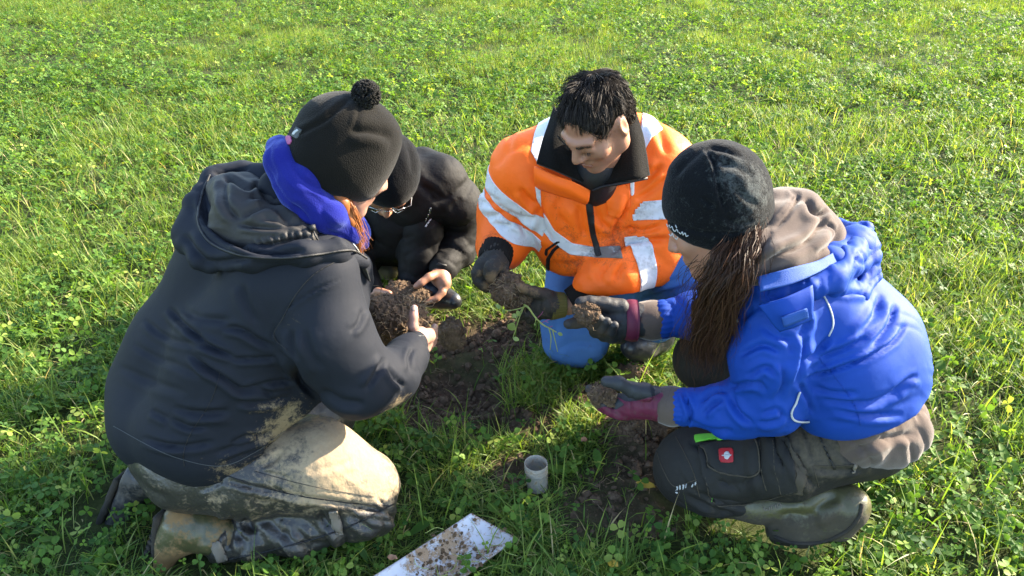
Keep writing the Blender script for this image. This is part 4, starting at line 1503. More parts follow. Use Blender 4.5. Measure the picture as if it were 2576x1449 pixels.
for i in range(-3, 4):
    for j in (-1, 1):
        sole.box(sc_ + nrm_s * .016 + sx * i * .018 + sy * j * .016, (.006, .011, .007), Rs, .003, .004)
V, Q = sole.mesh(0); V = displaced(V, Q, .002 * fbm(V, 60, 3, 5))
mk('sole', V, Q, M_sole, bO)
fd = Field(0.005)
fd.chain(KS((440, 1205, 1.56, 50), (365, 1195, 1.55, 46), (322, 1185, 1.545, 34)), .03)
fd.chain(KS((345, 1195, 1.55, 44), (325, 1245, 1.54, 42), (290, 1310, 1.52, 34), (270, 1330, 1.51, 26)), .03)
fd.half(at(300, 1235, 1.52), unit(at(290, 1225, 1.52) - at(350, 1260, 1.50)), .006)
bV, bQ, bO = finish('rubber_boot', fd, M_boot_dark, W1, d_boot, const(.42), label='dark muddy boot behind the other')
sole = Field(0.004)
sx = unit(at(262, 1325, 1.51) - at(318, 1178, 1.545)); nrm_s = unit(at(290, 1225, 1.52) - at(350, 1260, 1.50))
sy = unit(np.cross(nrm_s, sx)); Rs = np.stack([sx, sy, nrm_s], 1)
sc_ = (at(268, 1322, 1.51) + at(316, 1180, 1.545)) / 2
sole.box(sc_ + nrm_s * .004, (.078, .036, .009), Rs, .008, .01)
V, Q = sole.mesh(0); V = displaced(V, Q, .003 * fbm(V, 50, 3, 5))
mk('sole', V, Q, M_sole, bO)

# ================================================================== person in black behind the bobble hat
M2 = empty('person', atz(1040, 720, 0.0), 'person in black with glasses and dark beanie crouching behind the bobble hat', 'person', 'people examining soil')
c2 = at(972, 452, 2.40)
R2 = rot_head(-86, 48, -10)
fd = Field(0.0058)
neck2 = at(1010, 440, 2.56)
L2 = add_head(fd, c2, R2, 1.0, neck2)
fd.chain([(neck2, .054), K(1000, 540, 2.70, 62), K(1000, 620, 2.85, 70)], .04)
fd.cone(*K(1005, 500, 2.66, 40), *K(1095, 462, 2.66, 34), .03)
fd.chain(KS((1095, 462, 2.66, 36), (1145, 530, 2.66, 32), (1156, 588, 2.665, 30), (1120, 660, 2.515, 25)), .02)
fd.chain(KS((900, 470, 2.60, 50), (880, 600, 2.62, 38), (915, 715, 2.46, 28)), .03)
# left hand gripping the slab
fd.chain(KS((1120, 655, 2.52, 26), (1112, 680, 2.48, 23), (1107, 698, 2.45, 25)), .012)
fd.cone(*K(1108, 690, 2.46, 22), *K(1116, 712, 2.43, 20), .012)
fd.chain(KS((1098, 690, 2.44, 13), (1079, 697, 2.41, 10.5), (1060, 711, 2.39, 9.5), (1046, 720, 2.38, 8)), .006)
for j, (du, dv, dy) in enumerate(((0, 0, 0), (-3, 5, .035), (-6, 10, .07), (-8, 14, .10))):
    fd.chain(KS((1115 + du, 714 + dv * .3, 2.43 + dy, 12), (1113 + du, 735 + dv * .4, 2.40 + dy, 10.5), (1098 + du, 751 + dv * .3, 2.38 + dy, 9.5), (1074 + du, 758 + dv * .3, 2.37 + dy, 8.5)), .004)
# right hand under the slab, mostly hidden
fd.chain(KS((915, 715, 2.46, 28), (945, 738, 2.42, 22)), .012)
for j in range(4):
    fd.chain(KS((945, 738 + 4 * j, 2.42, 10), (965, 748 + 5 * j, 2.40, 9), (985, 756 + 5 * j, 2.38, 8)), .004)
fd.chain(KS((940, 730, 2.42, 10), (962, 734, 2.38, 9), (980, 738, 2.36, 8)), .004)
finish('body', fd, M_skin, M2, attrs=lambda V, Q: {'mud_or_shade': blob(V, [(at(1095, 745, 2.4), .05, .7)])})
# glasses
gl = []
ang = np.linspace(0, 2 * np.pi, 25)
for q in (-1, 1):
    gl.append(np.array([L2(q * .034 + .024 * math.cos(a), .107 - .012 * abs(math.cos(a)) , .008 + .017 * math.sin(a)) for a in ang]))
gl.append(np.array([L2(-.010, .107, .014), L2(0, .110, .017), L2(.010, .107, .014)]))
for q in (-1, 1):
    gl.append(np.array([L2(q * .058, .096, .016), L2(q * .074, .088, .016), L2(q * .080, .030, .012), L2(q * .082, -.01, .006)]))
gO = tubes('glasses', gl, [.0016] * 2 + [.0016] + [.0020] * 2, M_silver, M2, 6)
for q in (-1, 1):
    pts = [L2(q * .034 + .023 * math.cos(a), .1065 - .012 * abs(math.cos(a)), .008 + .016 * math.sin(a)) for a in ang[:-1]]
    n = len(pts)
    f = L2(0, 1, 0) - L2(0, 0, 0)
    V = np.array(pts + [p + f * .0015 for p in pts] + [np.mean(pts, 0), np.mean(pts, 0) + f * .0015])
    k = np.arange(n); k2 = (k + 1) % n
    T = np.concatenate([np.stack([k2, k, np.full(n, 2 * n)], 1), np.stack([k + n, k2 + n, np.full(n, 2 * n + 1)], 1)])
    Qs_ = np.stack([k, k2, k2 + n, k + n], 1)
    mk('lens', V, [T, Qs_], M_lens, gO, smooth=False)
# hat
fd = Field(0.005)
f2, up2, x2 = R2[:, 1], R2[:, 2], R2[:, 0]
fd.ell(c2 + up2 * .045 - f2 * .012, (.102, .118, .098), R2, .02)
fd.ell(c2 + up2 * .085 - f2 * .035, (.085, .092, .075), R2, .03)
fd.half(c2 + up2 * .030 + f2 * .085, unit(-up2 + .42 * f2), .010)
finish('beanie', fd, M_knit, M2, lambda V: .003 * fbm(V, 14, 3, 1) + crease(V, at(1010, 330, 2.3), at(1040, 440, 2.3), .008, .004), const(.1))
# jacket
fd = Field(0.0074)
fd.chain(KS((1000, 470, 2.62, 80), (985, 560, 2.66, 90), (985, 600, 2.78, 92)), .05)
fd.chain(KS((1062, 420, 2.68, 52), (1110, 452, 2.62, 60), (1150, 510, 2.63, 58), (1158, 585, 2.66, 50)), .03)
fd.chain(KS((1160, 590, 2.66, 52), (1148, 628, 2.60, 46), (1118, 666, 2.51, 34), (1112, 676, 2.485, 30)), .03)
fd.chain(KS((900, 450, 2.64, 70), (870, 590, 2.64, 56), (910, 700, 2.48, 36), (940, 728, 2.43, 26)), .04)
fd.cone(*K(1010, 450, 2.60, 60), *K(1050, 520, 2.58, 60), .04)
fd.cone(*K(1050, 470, 2.60, 62), *K(1120, 500, 2.60, 58), .04)
def d_black(V):
    ax = unit(at(1115, 668, 2.51) - at(1160, 590, 2.66))
    return .005 * fbm(V, 6, 3, 5) + wrinkle(V, [(at(1120, 470, 2.5), at(1170, 600, 2.6), .12, unit(at(1160, 590, 2.6) - at(1100, 460, 2.55)), 13, 2.5, .013, 4),
                                              (at(1150, 620, 2.55), at(1115, 665, 2.5), .07, ax, 22, 2.2, .008, 9),
                                              (at(980, 560, 2.5), at(1050, 500, 2.5), .12, np.array([.6, 0, .8]), 10, 3, .010, 6)])
kV, kQ, kO = finish('work_jacket', fd, M_black, M2, d_black)
pix_patch('pocket_zip', kV, kQ, line_poly([(1085, 520), (1078, 540), (1070, 555), (1062, 572)], 4), M_silver, kO, .001, .002, -.5)
pix_patch('red_stitching', kV, kQ, line_poly([(994, 508), (1012, 506), (1034, 501)], 2.5), M_red, kO, .001, .001, -.5)
tubes('wristband', [np.array([at(1093, 668, 2.47), at(1104, 664, 2.455), at(1120, 668, 2.455), at(1133, 680, 2.47)])], [.006], M_zip, M2, 8)
# trousers
fd = Field(0.0074)
fd.chain(KS((990, 625, 2.84, 80), (1040, 590, 2.62, 66), (1064, 570, 2.56, 50)), .04)
fd.chain(KS((1064, 570, 2.56, 48), (1052, 640, 2.53, 42), (1040, 700, 2.50, 36)), .03)
fd.chain(KS((950, 620, 2.84, 80), (905, 600, 2.66, 66), (890, 580, 2.56, 56)), .04)
fd.chain(KS((890, 580, 2.56, 54), (915, 625, 2.62, 42), (930, 668, 2.66, 36)), .03)
kV, kQ, kO = finish('work_trousers', fd, M_black, M2, lambda V: wrinkle(V, [(at(1068, 560, 2.5), at(1045, 700, 2.5), .12, np.array([.2, .3, .9]), 16, 2.4, .008, 3)]))
pix_patch('reflective_piping', kV, kQ, line_poly([(1093, 528), (1086, 545), (1080, 555), (1069, 572)], 4.5), M_white, kO, .001, .002, -.5)
fd = Field(0.005)
fd.chain(KS((1040, 700, 2.50, 34), (1050, 735, 2.50, 34), (1100, 742, 2.46, 30), (1140, 757, 2.42, 22)), .03)
finish('rubber_boot', fd, M_boot_dark, M2, lambda V: .002 * fbm(V, 20, 2, 3), const(.25), label='wet dark boot with its toe in the grass')
fd = Field(0.005)
fd.chain(KS((930, 660, 2.68, 34), (945, 668, 2.70, 30), (968, 672, 2.66, 28), (985, 685, 2.62, 18)), .03)
finish('rubber_boot', fd, M_boot_olive, M2, None, const(.55), label='pale dusty boot further back')

# ================================================================== man in the orange jacket
M1 = empty('person', atz(1500, 880, 0.0), 'dark-haired person in orange high-visibility jacket and blue jeans kneeling', 'person', 'people examining soil')
c3 = at(1500, 309, 1.93)
R3 = rot_head(-135, 38, 0)
fd = Field(0.0044)
neck3 = at(1500, 400, 2.06)
HS = .95
L3_ = add_head(fd, c3, R3, HS, neck3)
L3 = lambda x, y, z: c3 + R3 @ (np.array([x, y, z]) * HS)
fd.chain([(neck3, .062), K(1500, 500, 2.20, 80), K(1520, 640, 2.30, 90)], .05)
fd.chain(KS((1330, 420, 2.14, 50), (1282, 550, 2.22, 36), (1248, 635, 2.05, 26)), .03)
fd.chain(KS((1660, 430, 2.14, 50), (1650, 640, 2.07, 36), (1450, 762, 1.965, 24)), .03)
fd.chain(KS((1450, 762, 1.965, 24), (1426, 768, 1.96, 23), (1395, 768, 1.955, 22)), .012)
fd.cone(*K(1248, 635, 2.05, 26), *K(1243, 655, 2.01, 24), .012)
# bare hands continue inside the gloves
for w, tips in (((1365, 766, 1.95), ((1345, 760), (1342, 768), (1345, 775))), ((1238, 664, 1.99), ((1240, 678), (1234, 678), (1228, 676)))):
    fd.cone(*K(*w, 14), *K(w[0] + 20, w[1] - 2, w[2], 14), .01)
    for (u, v) in tips:
        fd.cone(*K(*w, 9), *K(u * .7 + w[0] * .3, v * .7 + w[1] * .3, w[2], 6), .004)
def a_face(V, Q):
    return {'mud_or_shade': blob(V, [(L3(-.042, .075, -.040), .018, .7), (L3(-.01, .08, -.085), .03, .5), (L3(-.03, .1, .005), .016, .6), (L3(0, .07, -.095), .05, .45), (L3(-.045, .03, -.07), .04, .4), (L3(.045, .03, -.07), .04, .4)])}
finish('body', fd, M_skin, M1, attrs=a_face, smooth=3)
# eyes, lashes and brows
for q in (-1, 1):
    fd = Field(0.002)
    fd.ell(L3(q * .031, .0745, .0000), (.0090, .0080, .0050), R3, .004)
    V, Q = fd.mesh(1)
    mk('eye', V, Q, M_eye, M1)
    S = []
    for i in range(22):
        t = i / 21
        a = L3(q * (.020 + .024 * t), .093 - .006 * t, .0035 - .001 * math.sin(t * 3.1))
        S.append(np.array([a, a + R3 @ np.array([q * .002, .004, -.002]), a + R3 @ np.array([q * .004, .006, -.005])]))
    ribbons('eyelash', np.array(S), .0009, M_hair_black, M1)
    S = []
    r = np.random.default_rng(20 + q)
    for i in range(90):
        t = r.random()
        a = L3(q * (.012 + .040 * t), .0985 - .016 * t ** 1.6, .024 + .007 * math.sin(t * 2.6) + r.normal() * .0022)
        S.append(np.array([a, a + R3 @ np.array([q * .005, .0012, .0016]), a + R3 @ np.array([q * .0095, .0, .001])]))
    ribbons('eyebrow', np.array(S), .0009, M_hair_black, M1)
lp = Field(0.0022)
lp.cone(L3(-.021, .0905, -.0600), .0024, L3(0, .0965, -.0555), .0036, .004)
lp.cone(L3(.021, .0905, -.0600), .0024, L3(0, .0965, -.0555), .0036, .004)
lp.cone(L3(-.018, .0900, -.0655), .0026, L3(0, .0950, -.0650), .0042, .004)
lp.cone(L3(.018, .0900, -.0655), .0026, L3(0, .0950, -.0650), .0042, .004)
V, Q = lp.mesh(1)
for v, t_, _ in islands(V, tri(Q)):
    mk('lip', v, t_, M_lip, M1)
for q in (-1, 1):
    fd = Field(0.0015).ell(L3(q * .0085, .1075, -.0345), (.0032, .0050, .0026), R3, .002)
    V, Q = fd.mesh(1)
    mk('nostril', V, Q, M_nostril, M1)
# hair: cap under thousands of short strands
cap = Field(0.004)
cap.ell(L3(0, -.020, .042), np.array([.0785, .0985, .0845]) * HS, R3, .01)
cap.ell(L3(0, -.055, -.005), np.array([.074, .062, .075]) * HS, R3, .02)
cap.ell(L3(0, .115, -.048), np.array([.084, .098, .141]) * HS, R3, .012, True)
for q in (-1, 1):
    cap.ell(L3(q * .092, -.010, -.014), np.array([.026, .019, .033]), R3, .006, True)
    cap.ell(L3(q * .085, -.004, -.058), np.array([.034, .032, .034]), R3, .006, True)
cap.half(L3(0, -.05, -.075), -R3[:, 2], .01)
V, Q = cap.mesh(1)
V = displaced(V, Q, .002 * fbm(V, 60, 2, 3))
hairO = mk('hair', V, Q, M_hair_cap, M1)
Nn = vnormals(V, Q)
r = np.random.default_rng(5)
pick = r.choice(len(V), 13000, replace=True)
P0 = V[pick] + r.normal(size=(13000, 3)) * .0015
N0 = Nn[pick]
loc = (P0 - c3) @ R3 / HS
crown = L3(.01, -.075, .105)
flow = P0 - crown
flow -= (flow * N0).sum(1)[:, None] * N0
flow /= np.linalg.norm(flow, axis=1)[:, None] + 1e-9
clump = np.stack([fbm(P0, 45, 2, s) for s in (1, 2, 3)], 1)
flow = flow + clump * .9
Ln = (.014 + .010 * r.random(13000) + .010 * np.clip(loc[:, 2] / .1, 0, 1))[:, None]
Ln *= np.where(loc[:, 2:3] < .03, .5, 1) * np.where(loc[:, 1:2] > .05, .75, 1)
lift = (.05 + .10 * r.random(13000))[:, None]
S = np.stack([P0 - N0 * .002, P0 + N0 * Ln * lift * .55 + flow * Ln * .35, P0 + N0 * Ln * lift * .75 + flow * Ln * .7, P0 + N0 * Ln * lift * .55 + flow * Ln * 1.0], 1)
ribbons('hair_strands', S, .0010, M_hair_black, hairO, None, .3, 6)
# shirt at the neck
fd = Field(0.006).chain([(at(1498, 430, 2.03), .064), (at(1496, 462, 2.045), .062)], .03)
finish('shirt', fd, M_zip, M1)
# jacket
fd = Field(0.0057)
fd.chain(KS((1330, 430, 2.15, 88), (1420, 395, 2.18, 92), (1500, 380, 2.22, 92), (1590, 390, 2.20, 95), (1650, 425, 2.16, 90)), .05)
fd.chain(KS((1420, 480, 2.14, 105), (1440, 590, 2.17, 92), (1458, 640, 2.20, 88)), .05)
fd.chain(KS((1570, 480, 2.14, 108), (1550, 590, 2.17, 100), (1530, 650, 2.20, 88)), .05)
fd.chain(KS((1500, 470, 2.12, 100), (1490, 600, 2.14, 90), (1490, 640, 2.17, 80)), .05)
fd.chain(KS((1500, 420, 2.30, 110), (1510, 560, 2.36, 110), (1510, 640, 2.42, 105)), .06)
fd.chain(KS((1325, 425, 2.13, 90), (1285, 545, 2.20, 82), (1262, 615, 2.12, 60), (1247, 640, 2.05, 46)), .035)
fd.chain(KS((1660, 420, 2.14, 92), (1672, 540, 2.10, 90), (1645, 640, 2.06, 78), (1555, 690, 2.0, 70), (1480, 730, 1.97, 44)), .04)
fd.half(at(1450, 685, 2.10), unit(np.array([0, -.18, -1.0])), .006)
la = unit(at(1480, 730, 1.97) - at(1645, 640, 2.06)); ra_ = unit(at(1262, 615, 2.12) - at(1325, 425, 2.13)); ua_ = unit(at(1650, 640, 2.06) - at(1665, 430, 2.14))
def d_or(V):
    d = .005 * fbm(V, 6, 3, 21)
    d += wrinkle(V, [
        (at(1290, 540, 2.1), at(1255, 620, 2.05), .10, ra_, 14, 2.6, .005, 3),
        (at(1640, 620, 2.0), at(1500, 720, 1.95), .11, la, 13, 2.6, .005, 5),
        (at(1660, 430, 2.05), at(1670, 600, 2.0), .11, unit(ua_ + np.array([.4, 0, 0])), 12, 2.8, .005, 7),
        (at(1440, 560, 2.05), at(1560, 620, 2.05), .15, unit(np.array([.5, 0, .85])), 9, 3.0, .005, 8),
        (at(1340, 400, 2.05), at(1400, 480, 2.05), .09, unit(np.array([.8, 0, .5])), 11, 3.0, .004, 6)])
    d += pcreases(V, tr((1159, 141.7), .391,
        ([(130, 925), (230, 955), (330, 1015), (430, 1040), (505, 1005)], 8, .011), ([(165, 1045), (250, 1010), (330, 1035), (405, 1110)], 7, .010), ([(135, 865), (200, 905), (260, 930)], 7, .008),
        ([(380, 850), (440, 930), (505, 965)], 8, .009), ([(290, 625), (360, 590), (440, 545)], 9, .005), ([(240, 1085), (370, 1072), (425, 1160)], 8, .008), ([(150, 1180), (260, 1200), (340, 1260)], 9, .007),
        ([(500, 950), (530, 1080), (590, 1200)], 9, .012), ([(905, 870), (868, 950), (900, 1060), (965, 1110)], 7, .009), ([(1085, 900), (1052, 1000), (1012, 1080), (985, 1180)], 8, .013),
        ([(1300, 690), (1200, 800), (1110, 885)], 9, .010), ([(1330, 775), (1220, 865), (1130, 925)], 8, .009), ([(1300, 1090), (1170, 1125), (1050, 1105)], 8, .009), ([(1340, 1180), (1200, 1182), (1040, 1195)], 9, .010),
        ([(960, 1280), (1060, 1205), (1170, 1180)], 8, .008), ([(945, 1330), (900, 1400), (890, 1449)], 9, .008), ([(1050, 1330), (1010, 1400), (1020, 1449)], 9, .007),
        ([(640, 900), (620, 1000), (680, 1090)], 11, .006), ([(760, 960), (770, 1060), (800, 1160)], 9, .007), ([(560, 1330), (680, 1340), (800, 1300)], 9, .006), ([(1250, 380), (1290, 520), (1330, 640)], 10, .006),
        ([(330, 480), (300, 600), (220, 720)], 10, .005)))
    return d
def a_or(V, Q):
    w = .10 + .32 * np.clip(fbm(V, 8, 3, 9), 0, 1)
    return {'mud_or_shade': np.maximum(w, blob(V, [(at(1560, 620, 2.02), .10, .50), (at(1440, 580, 2.05), .07, .40), (at(1450, 650, 2.05), .09, .42), (at(1230, 600, 2.05), .05, .4), (at(1620, 690, 1.97), .07, .42)]))}
oV, oQ, oO = finish('high_visibility_jacket', fd, M_orange, M1, d_or, a_or)
uv = project(oV); fc = facing(oV, oQ)
dR, _ = seg_dist(oV, at(1325, 425, 2.13), at(1262, 615, 2.12)); dL, _ = seg_dist(oV, at(1665, 430, 2.14), at(1650, 640, 2.06)); dF, _ = seg_dist(oV, at(1640, 640, 2.06), at(1480, 730, 1.97))
dT, _ = seg_dist(oV, at(1500, 420, 2.2), at(1495, 640, 2.2))
def band(c, ax, hw, near, extra=True):
    s = hw - np.abs((oV - c) @ unit(ax))
    V2, T2 = clip_mesh(oV, oQ, np.where(near & extra, s, np.minimum(s, -1e-3)))
    mud_or_shade = .2 + .25 * np.clip(fbm(V2, 12, 3, 4), 0, 1)
    for v, t_, us in islands(V2, T2, 30):
        shell('reflective_band', v, t_, .0008, .0015, M_refl, oO, {'mud_or_shade': mud_or_shade[us]})
inR = (dR < .11) & (dR < dT) & (uv[:, 0] < 1375)
inL = (dL < .12) & (uv[:, 0] > 1562)
inF = (dF < .105) & (uv[:, 1] > 560)
band(at(1290, 500, 2.12), unit(at(1262, 640, 2.12) - at(1335, 425, 2.10) + np.array([-.09, 0, .03])), .026, inR)
band(at(1270, 560, 2.10), unit(at(1262, 640, 2.12) - at(1325, 425, 2.13) + np.array([-.09, 0, 0.03])), .022, inR)
band(at(1632, 522, 2.08), unit(ua_ + np.array([.12, 0, 0])), .026, inL)
band(at(1592, 668, 2.02), unit(la + np.array([-.05, 0, .25])), .027, inF)
near_t = (fc > 0.0) & ~inR & (uv[:, 0] > 1355) & (uv[:, 0] < 1580) & ~(inF & (uv[:, 1] > 650))
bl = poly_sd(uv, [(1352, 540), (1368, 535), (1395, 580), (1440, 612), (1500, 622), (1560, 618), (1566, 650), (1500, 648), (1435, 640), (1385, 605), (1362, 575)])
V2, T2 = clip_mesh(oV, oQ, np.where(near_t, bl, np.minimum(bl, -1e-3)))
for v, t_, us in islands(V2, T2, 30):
    shell('reflective_band', v, t_, .0008, .0015, M_refl, oO, {'mud_or_shade': np.clip(.15 + .9 * np.clip((project(v)[:, 0] - 1440) / 90, 0, 1), 0, .8)})
for poly in ([(1362, 296), (1390, 282), (1376, 345), (1352, 410), (1335, 380), (1345, 335)], [(1345, 462), (1358, 462), (1362, 520), (1350, 500)],
             [(1618, 278), (1640, 290), (1668, 325), (1640, 345), (1618, 385), (1612, 330)], [(1585, 450), (1596, 448), (1594, 490), (1586, 494)]):
    s = poly_sd(uv, poly)
    V2, T2 = clip_mesh(oV, oQ, np.where((fc > -.1) & (oV[:, 1] < 2.25), s, np.minimum(s, -1e-3)))
    for v, t_, us in islands(V2, T2, 30):
        shell('reflective_band', v, t_, .0008, .0015, M_refl, oO, {'mud_or_shade': np.full(len(v), .15)})
pix_patch('zip', oV, oQ, line_poly([(1479, 478), (1484, 530), (1492, 590), (1508, 645)], 14), M_zip, oO, .001, .003)
pix_patch('pocket_zip', oV, oQ, line_poly([(1374, 642), (1376, 628), (1398, 612), (1408, 606)], 6), M_zip, oO, .001, .003)
pix_patch('pocket_zip', oV, oQ, line_poly([(1378, 682), (1380, 650), (1394, 628), (1406, 618)], 8), M_zip, oO, .001, .003)
pix_patch('chest_pocket', oV, oQ, [(1520, 475), (1583, 462), (1585, 520), (1560, 548), (1530, 540)], M_orange, oO, .001, .004)
# collar: fleece wings and the orange placket
sheet('collar_wing', [[at(1398, 272, 2.13), at(1372, 345, 2.05), at(1350, 412, 1.985)], [at(1412, 300, 2.08), at(1395, 370, 2.01), at(1400, 432, 1.965)],
                      [at(1440, 345, 2.05), at(1425, 400, 2.01), at(1440, 450, 1.975)], [at(1470, 400, 2.05), at(1470, 435, 2.03), at(1486, 470, 1.985)]], M_fleece, oO, 26, 20, .010, .003, 2)
sheet('collar_wing', [[at(1590, 262, 2.14), at(1614, 350, 2.05), at(1628, 444, 1.985)], [at(1578, 300, 2.09), at(1592, 375, 2.01), at(1600, 452, 1.955)],
                      [at(1562, 345, 2.05), at(1560, 405, 2.0), at(1556, 460, 1.96)], [at(1540, 400, 2.05), at(1520, 440, 2.02), at(1500, 474, 1.985)]], M_fleece, oO, 26, 20, .010, .003, 4)
sheet('collar_back', [[at(1398, 275, 2.14), at(1440, 245, 2.2), at(1500, 238, 2.23), at(1560, 245, 2.2), at(1592, 265, 2.14)],
                      [at(1412, 340, 2.14), at(1450, 330, 2.18), at(1500, 325, 2.2), at(1550, 330, 2.18), at(1582, 340, 2.14)]], M_fleece, oO, 12, 30, .010)
sheet('collar_placket', [[at(1344, 418, 2.00), at(1395, 440, 1.975), at(1440, 456, 1.97), at(1484, 478, 1.98)], [at(1345, 445, 2.0), at(1395, 465, 1.968), at(1440, 484, 1.965), at(1480, 505, 1.98)],
                         [at(1348, 470, 2.04), at(1400, 488, 2.0), at(1440, 500, 1.99), at(1474, 512, 2.0)]], M_orange, oO, 12, 24, .004, .002, 3)
tubes('collar_zip', [catmull(np.array([at(1490, 480, 1.975), at(1515, 470, 1.965), at(1560, 462, 1.950), at(1628, 448, 1.975)]), 20)], [.004], M_zip, oO, 6)
def ribbed(name, fdx, mat, parent, ax, n, amp=.0015):
    V, Q = fdx.mesh(1)
    return mk(name, V, Q, mat, parent)
def cuff(name, pts, mat, parent, ribs=26, amp=.07, m=7):
    """ribbed or gathered cuff: a fluted tube, open at both ends"""
    P = np.array([p for p, _ in pts]); rr = np.array([r_ for _, r_ in pts])
    P, rr = catmull(P, m), catmull(rr, m)
    sides = ribs * 4
    ang = np.linspace(0, 2 * np.pi, sides, endpoint=False)
    t = unit(P[-1] - P[0])
    a = unit(np.cross(t, [.1, .2, 1])); b = np.cross(t, a)
    fl = 1 + amp * np.sin(ang * ribs)
    V = P[:, None] + (rr[:, None, None] * fl[None, :, None]) * (np.cos(ang)[None, :, None] * a + np.sin(ang)[None, :, None] * b)
    n, V = len(P), V.reshape(-1, 3)
    i, j = np.meshgrid(np.arange(n - 1), np.arange(sides), indexing='ij')
    j2 = (j + 1) % sides
    Q = np.stack([i * sides + j, i * sides + j2, (i + 1) * sides + j2, (i + 1) * sides + j], -1).reshape(-1, 4)
    if (vnormals(V, Q) * (V - P.mean(0))).sum() < 0:
        Q = Q[:, ::-1]
    # inner wall
    Vi = P[:, None] + ((rr[:, None, None] - .003) * fl[None, :, None]) * (np.cos(ang)[None, :, None] * a + np.sin(ang)[None, :, None] * b)
    N0 = len(V)
    V = np.concatenate([V, Vi.reshape(-1, 3)])
    ends = []
    for e in (0, n - 1):
        k = e * sides + np.arange(sides); k2 = e * sides + (np.arange(sides) + 1) % sides
        ends.append(np.stack([k, k2, k2 + N0, k + N0], 1))
    return mk(name, V, [Q, Q[:, ::-1] + N0] + ends, mat, parent, {'mud_or_shade': np.full(len(V), .2)})
cuff('ribbed_cuff', KS((1254, 622, 2.08, 45), (1246, 645, 2.03, 43), (1242, 662, 2.0, 40)), M_rib, oO, 30, .012)
cuff('ribbed_cuff', KS((1490, 728, 1.975, 42), (1455, 750, 1.965, 38), (1436, 760, 1.96, 34)), M_rib, oO, 30, .012)
# gloves
fd = Field(0.0036)
fd.chain(KS((1246, 640, 2.03, 36), (1242, 662, 2.0, 36), (1232, 676, 1.985, 33)), .015)
fd.chain(KS((1212, 668, 1.985, 19), (1201, 688, 1.965, 15), (1203, 706, 1.955, 14), (1218, 719, 1.95, 13.5), (1238, 722, 1.95, 11)), .008)
fd.chain(KS((1248, 662, 1.97, 20), (1236, 676, 1.945, 17), (1233, 695, 1.935, 15), (1238, 712, 1.935, 11)), .006)
fd.chain(KS((1262, 664, 1.98, 17), (1266, 684, 1.97, 15), (1262, 700, 1.965, 13)), .008)
fd.chain(KS((1218, 672, 2.0, 16), (1212, 700, 1.99, 13), (1222, 722, 1.98, 12), (1240, 728, 1.975, 11)), .006)
fd.chain(KS((1228, 676, 2.01, 15), (1224, 705, 2.0, 12), (1236, 722, 1.99, 11)), .006)
finish('work_glove', fd, M_glove, M1, lambda V: .0015 * fbm(V, 60, 2, 2) + wrinkle(V, [(at(1246, 650, 1.97), at(1225, 680, 1.95), .05, np.array([0, .2, 1.]), 38, 2, .004, 3)]),
       lambda V, Q: {'mud_or_shade': np.maximum(blob(V, [(at(1225, 718, 1.94), .022, .75), (at(1237, 700, 1.92), .025, .75), (at(1203, 690, 1.94), .02, .65), (at(1262, 680, 1.95), .03, .55)]), .28)})
fd = Field(0.0036)
fd.chain(KS((1392, 768, 1.955, 33), (1370, 765, 1.95, 36), (1345, 768, 1.95, 32)), .015)
fd.chain(KS((1372, 742, 1.94, 18), (1345, 735, 1.92, 14.5), (1322, 728, 1.905, 13), (1308, 722, 1.90, 11)), .008)
fd.chain(KS((1340, 752, 1.965, 17), (1300, 744, 1.97, 13), (1280, 752, 1.95, 12), (1288, 768, 1.925, 11)), .005)
fd.chain(KS((1340, 766, 1.965, 17), (1305, 772, 1.96, 13), (1292, 776, 1.935, 12), (1306, 782, 1.915, 11)), .005)
fd.chain(KS((1345, 780, 1.96, 16), (1318, 792, 1.95, 12.5), (1312, 794, 1.93, 11.5), (1326, 790, 1.91, 10)), .005)
fd.chain(KS((1356, 792, 1.955, 14), (1338, 804, 1.945, 11), (1332, 804, 1.925, 10), (1344, 798, 1.91, 9)), .005)
gV, gQ, gO2 = finish('work_glove', fd, M_glove, M1, lambda V: .0015 * fbm(V, 60, 2, 7) + wrinkle(V, [(at(1385, 765, 1.92), at(1340, 765, 1.92), .05, np.array([.9, .2, .3]), 36, 2.2, .004, 6)]),
       lambda V, Q: {'mud_or_shade': np.maximum(blob(V, [(at(1312, 724, 1.89), .03, .75), (at(1292, 770, 1.92), .03, .75), (at(1345, 735, 1.9), .03, .5)]), .28)})
cuff('knitted_cuff', KS((1420, 767, 1.96, 31), (1402, 768, 1.957, 34), (1384, 768, 1.953, 37)), M_glove_rib, gO2, 30, .016)
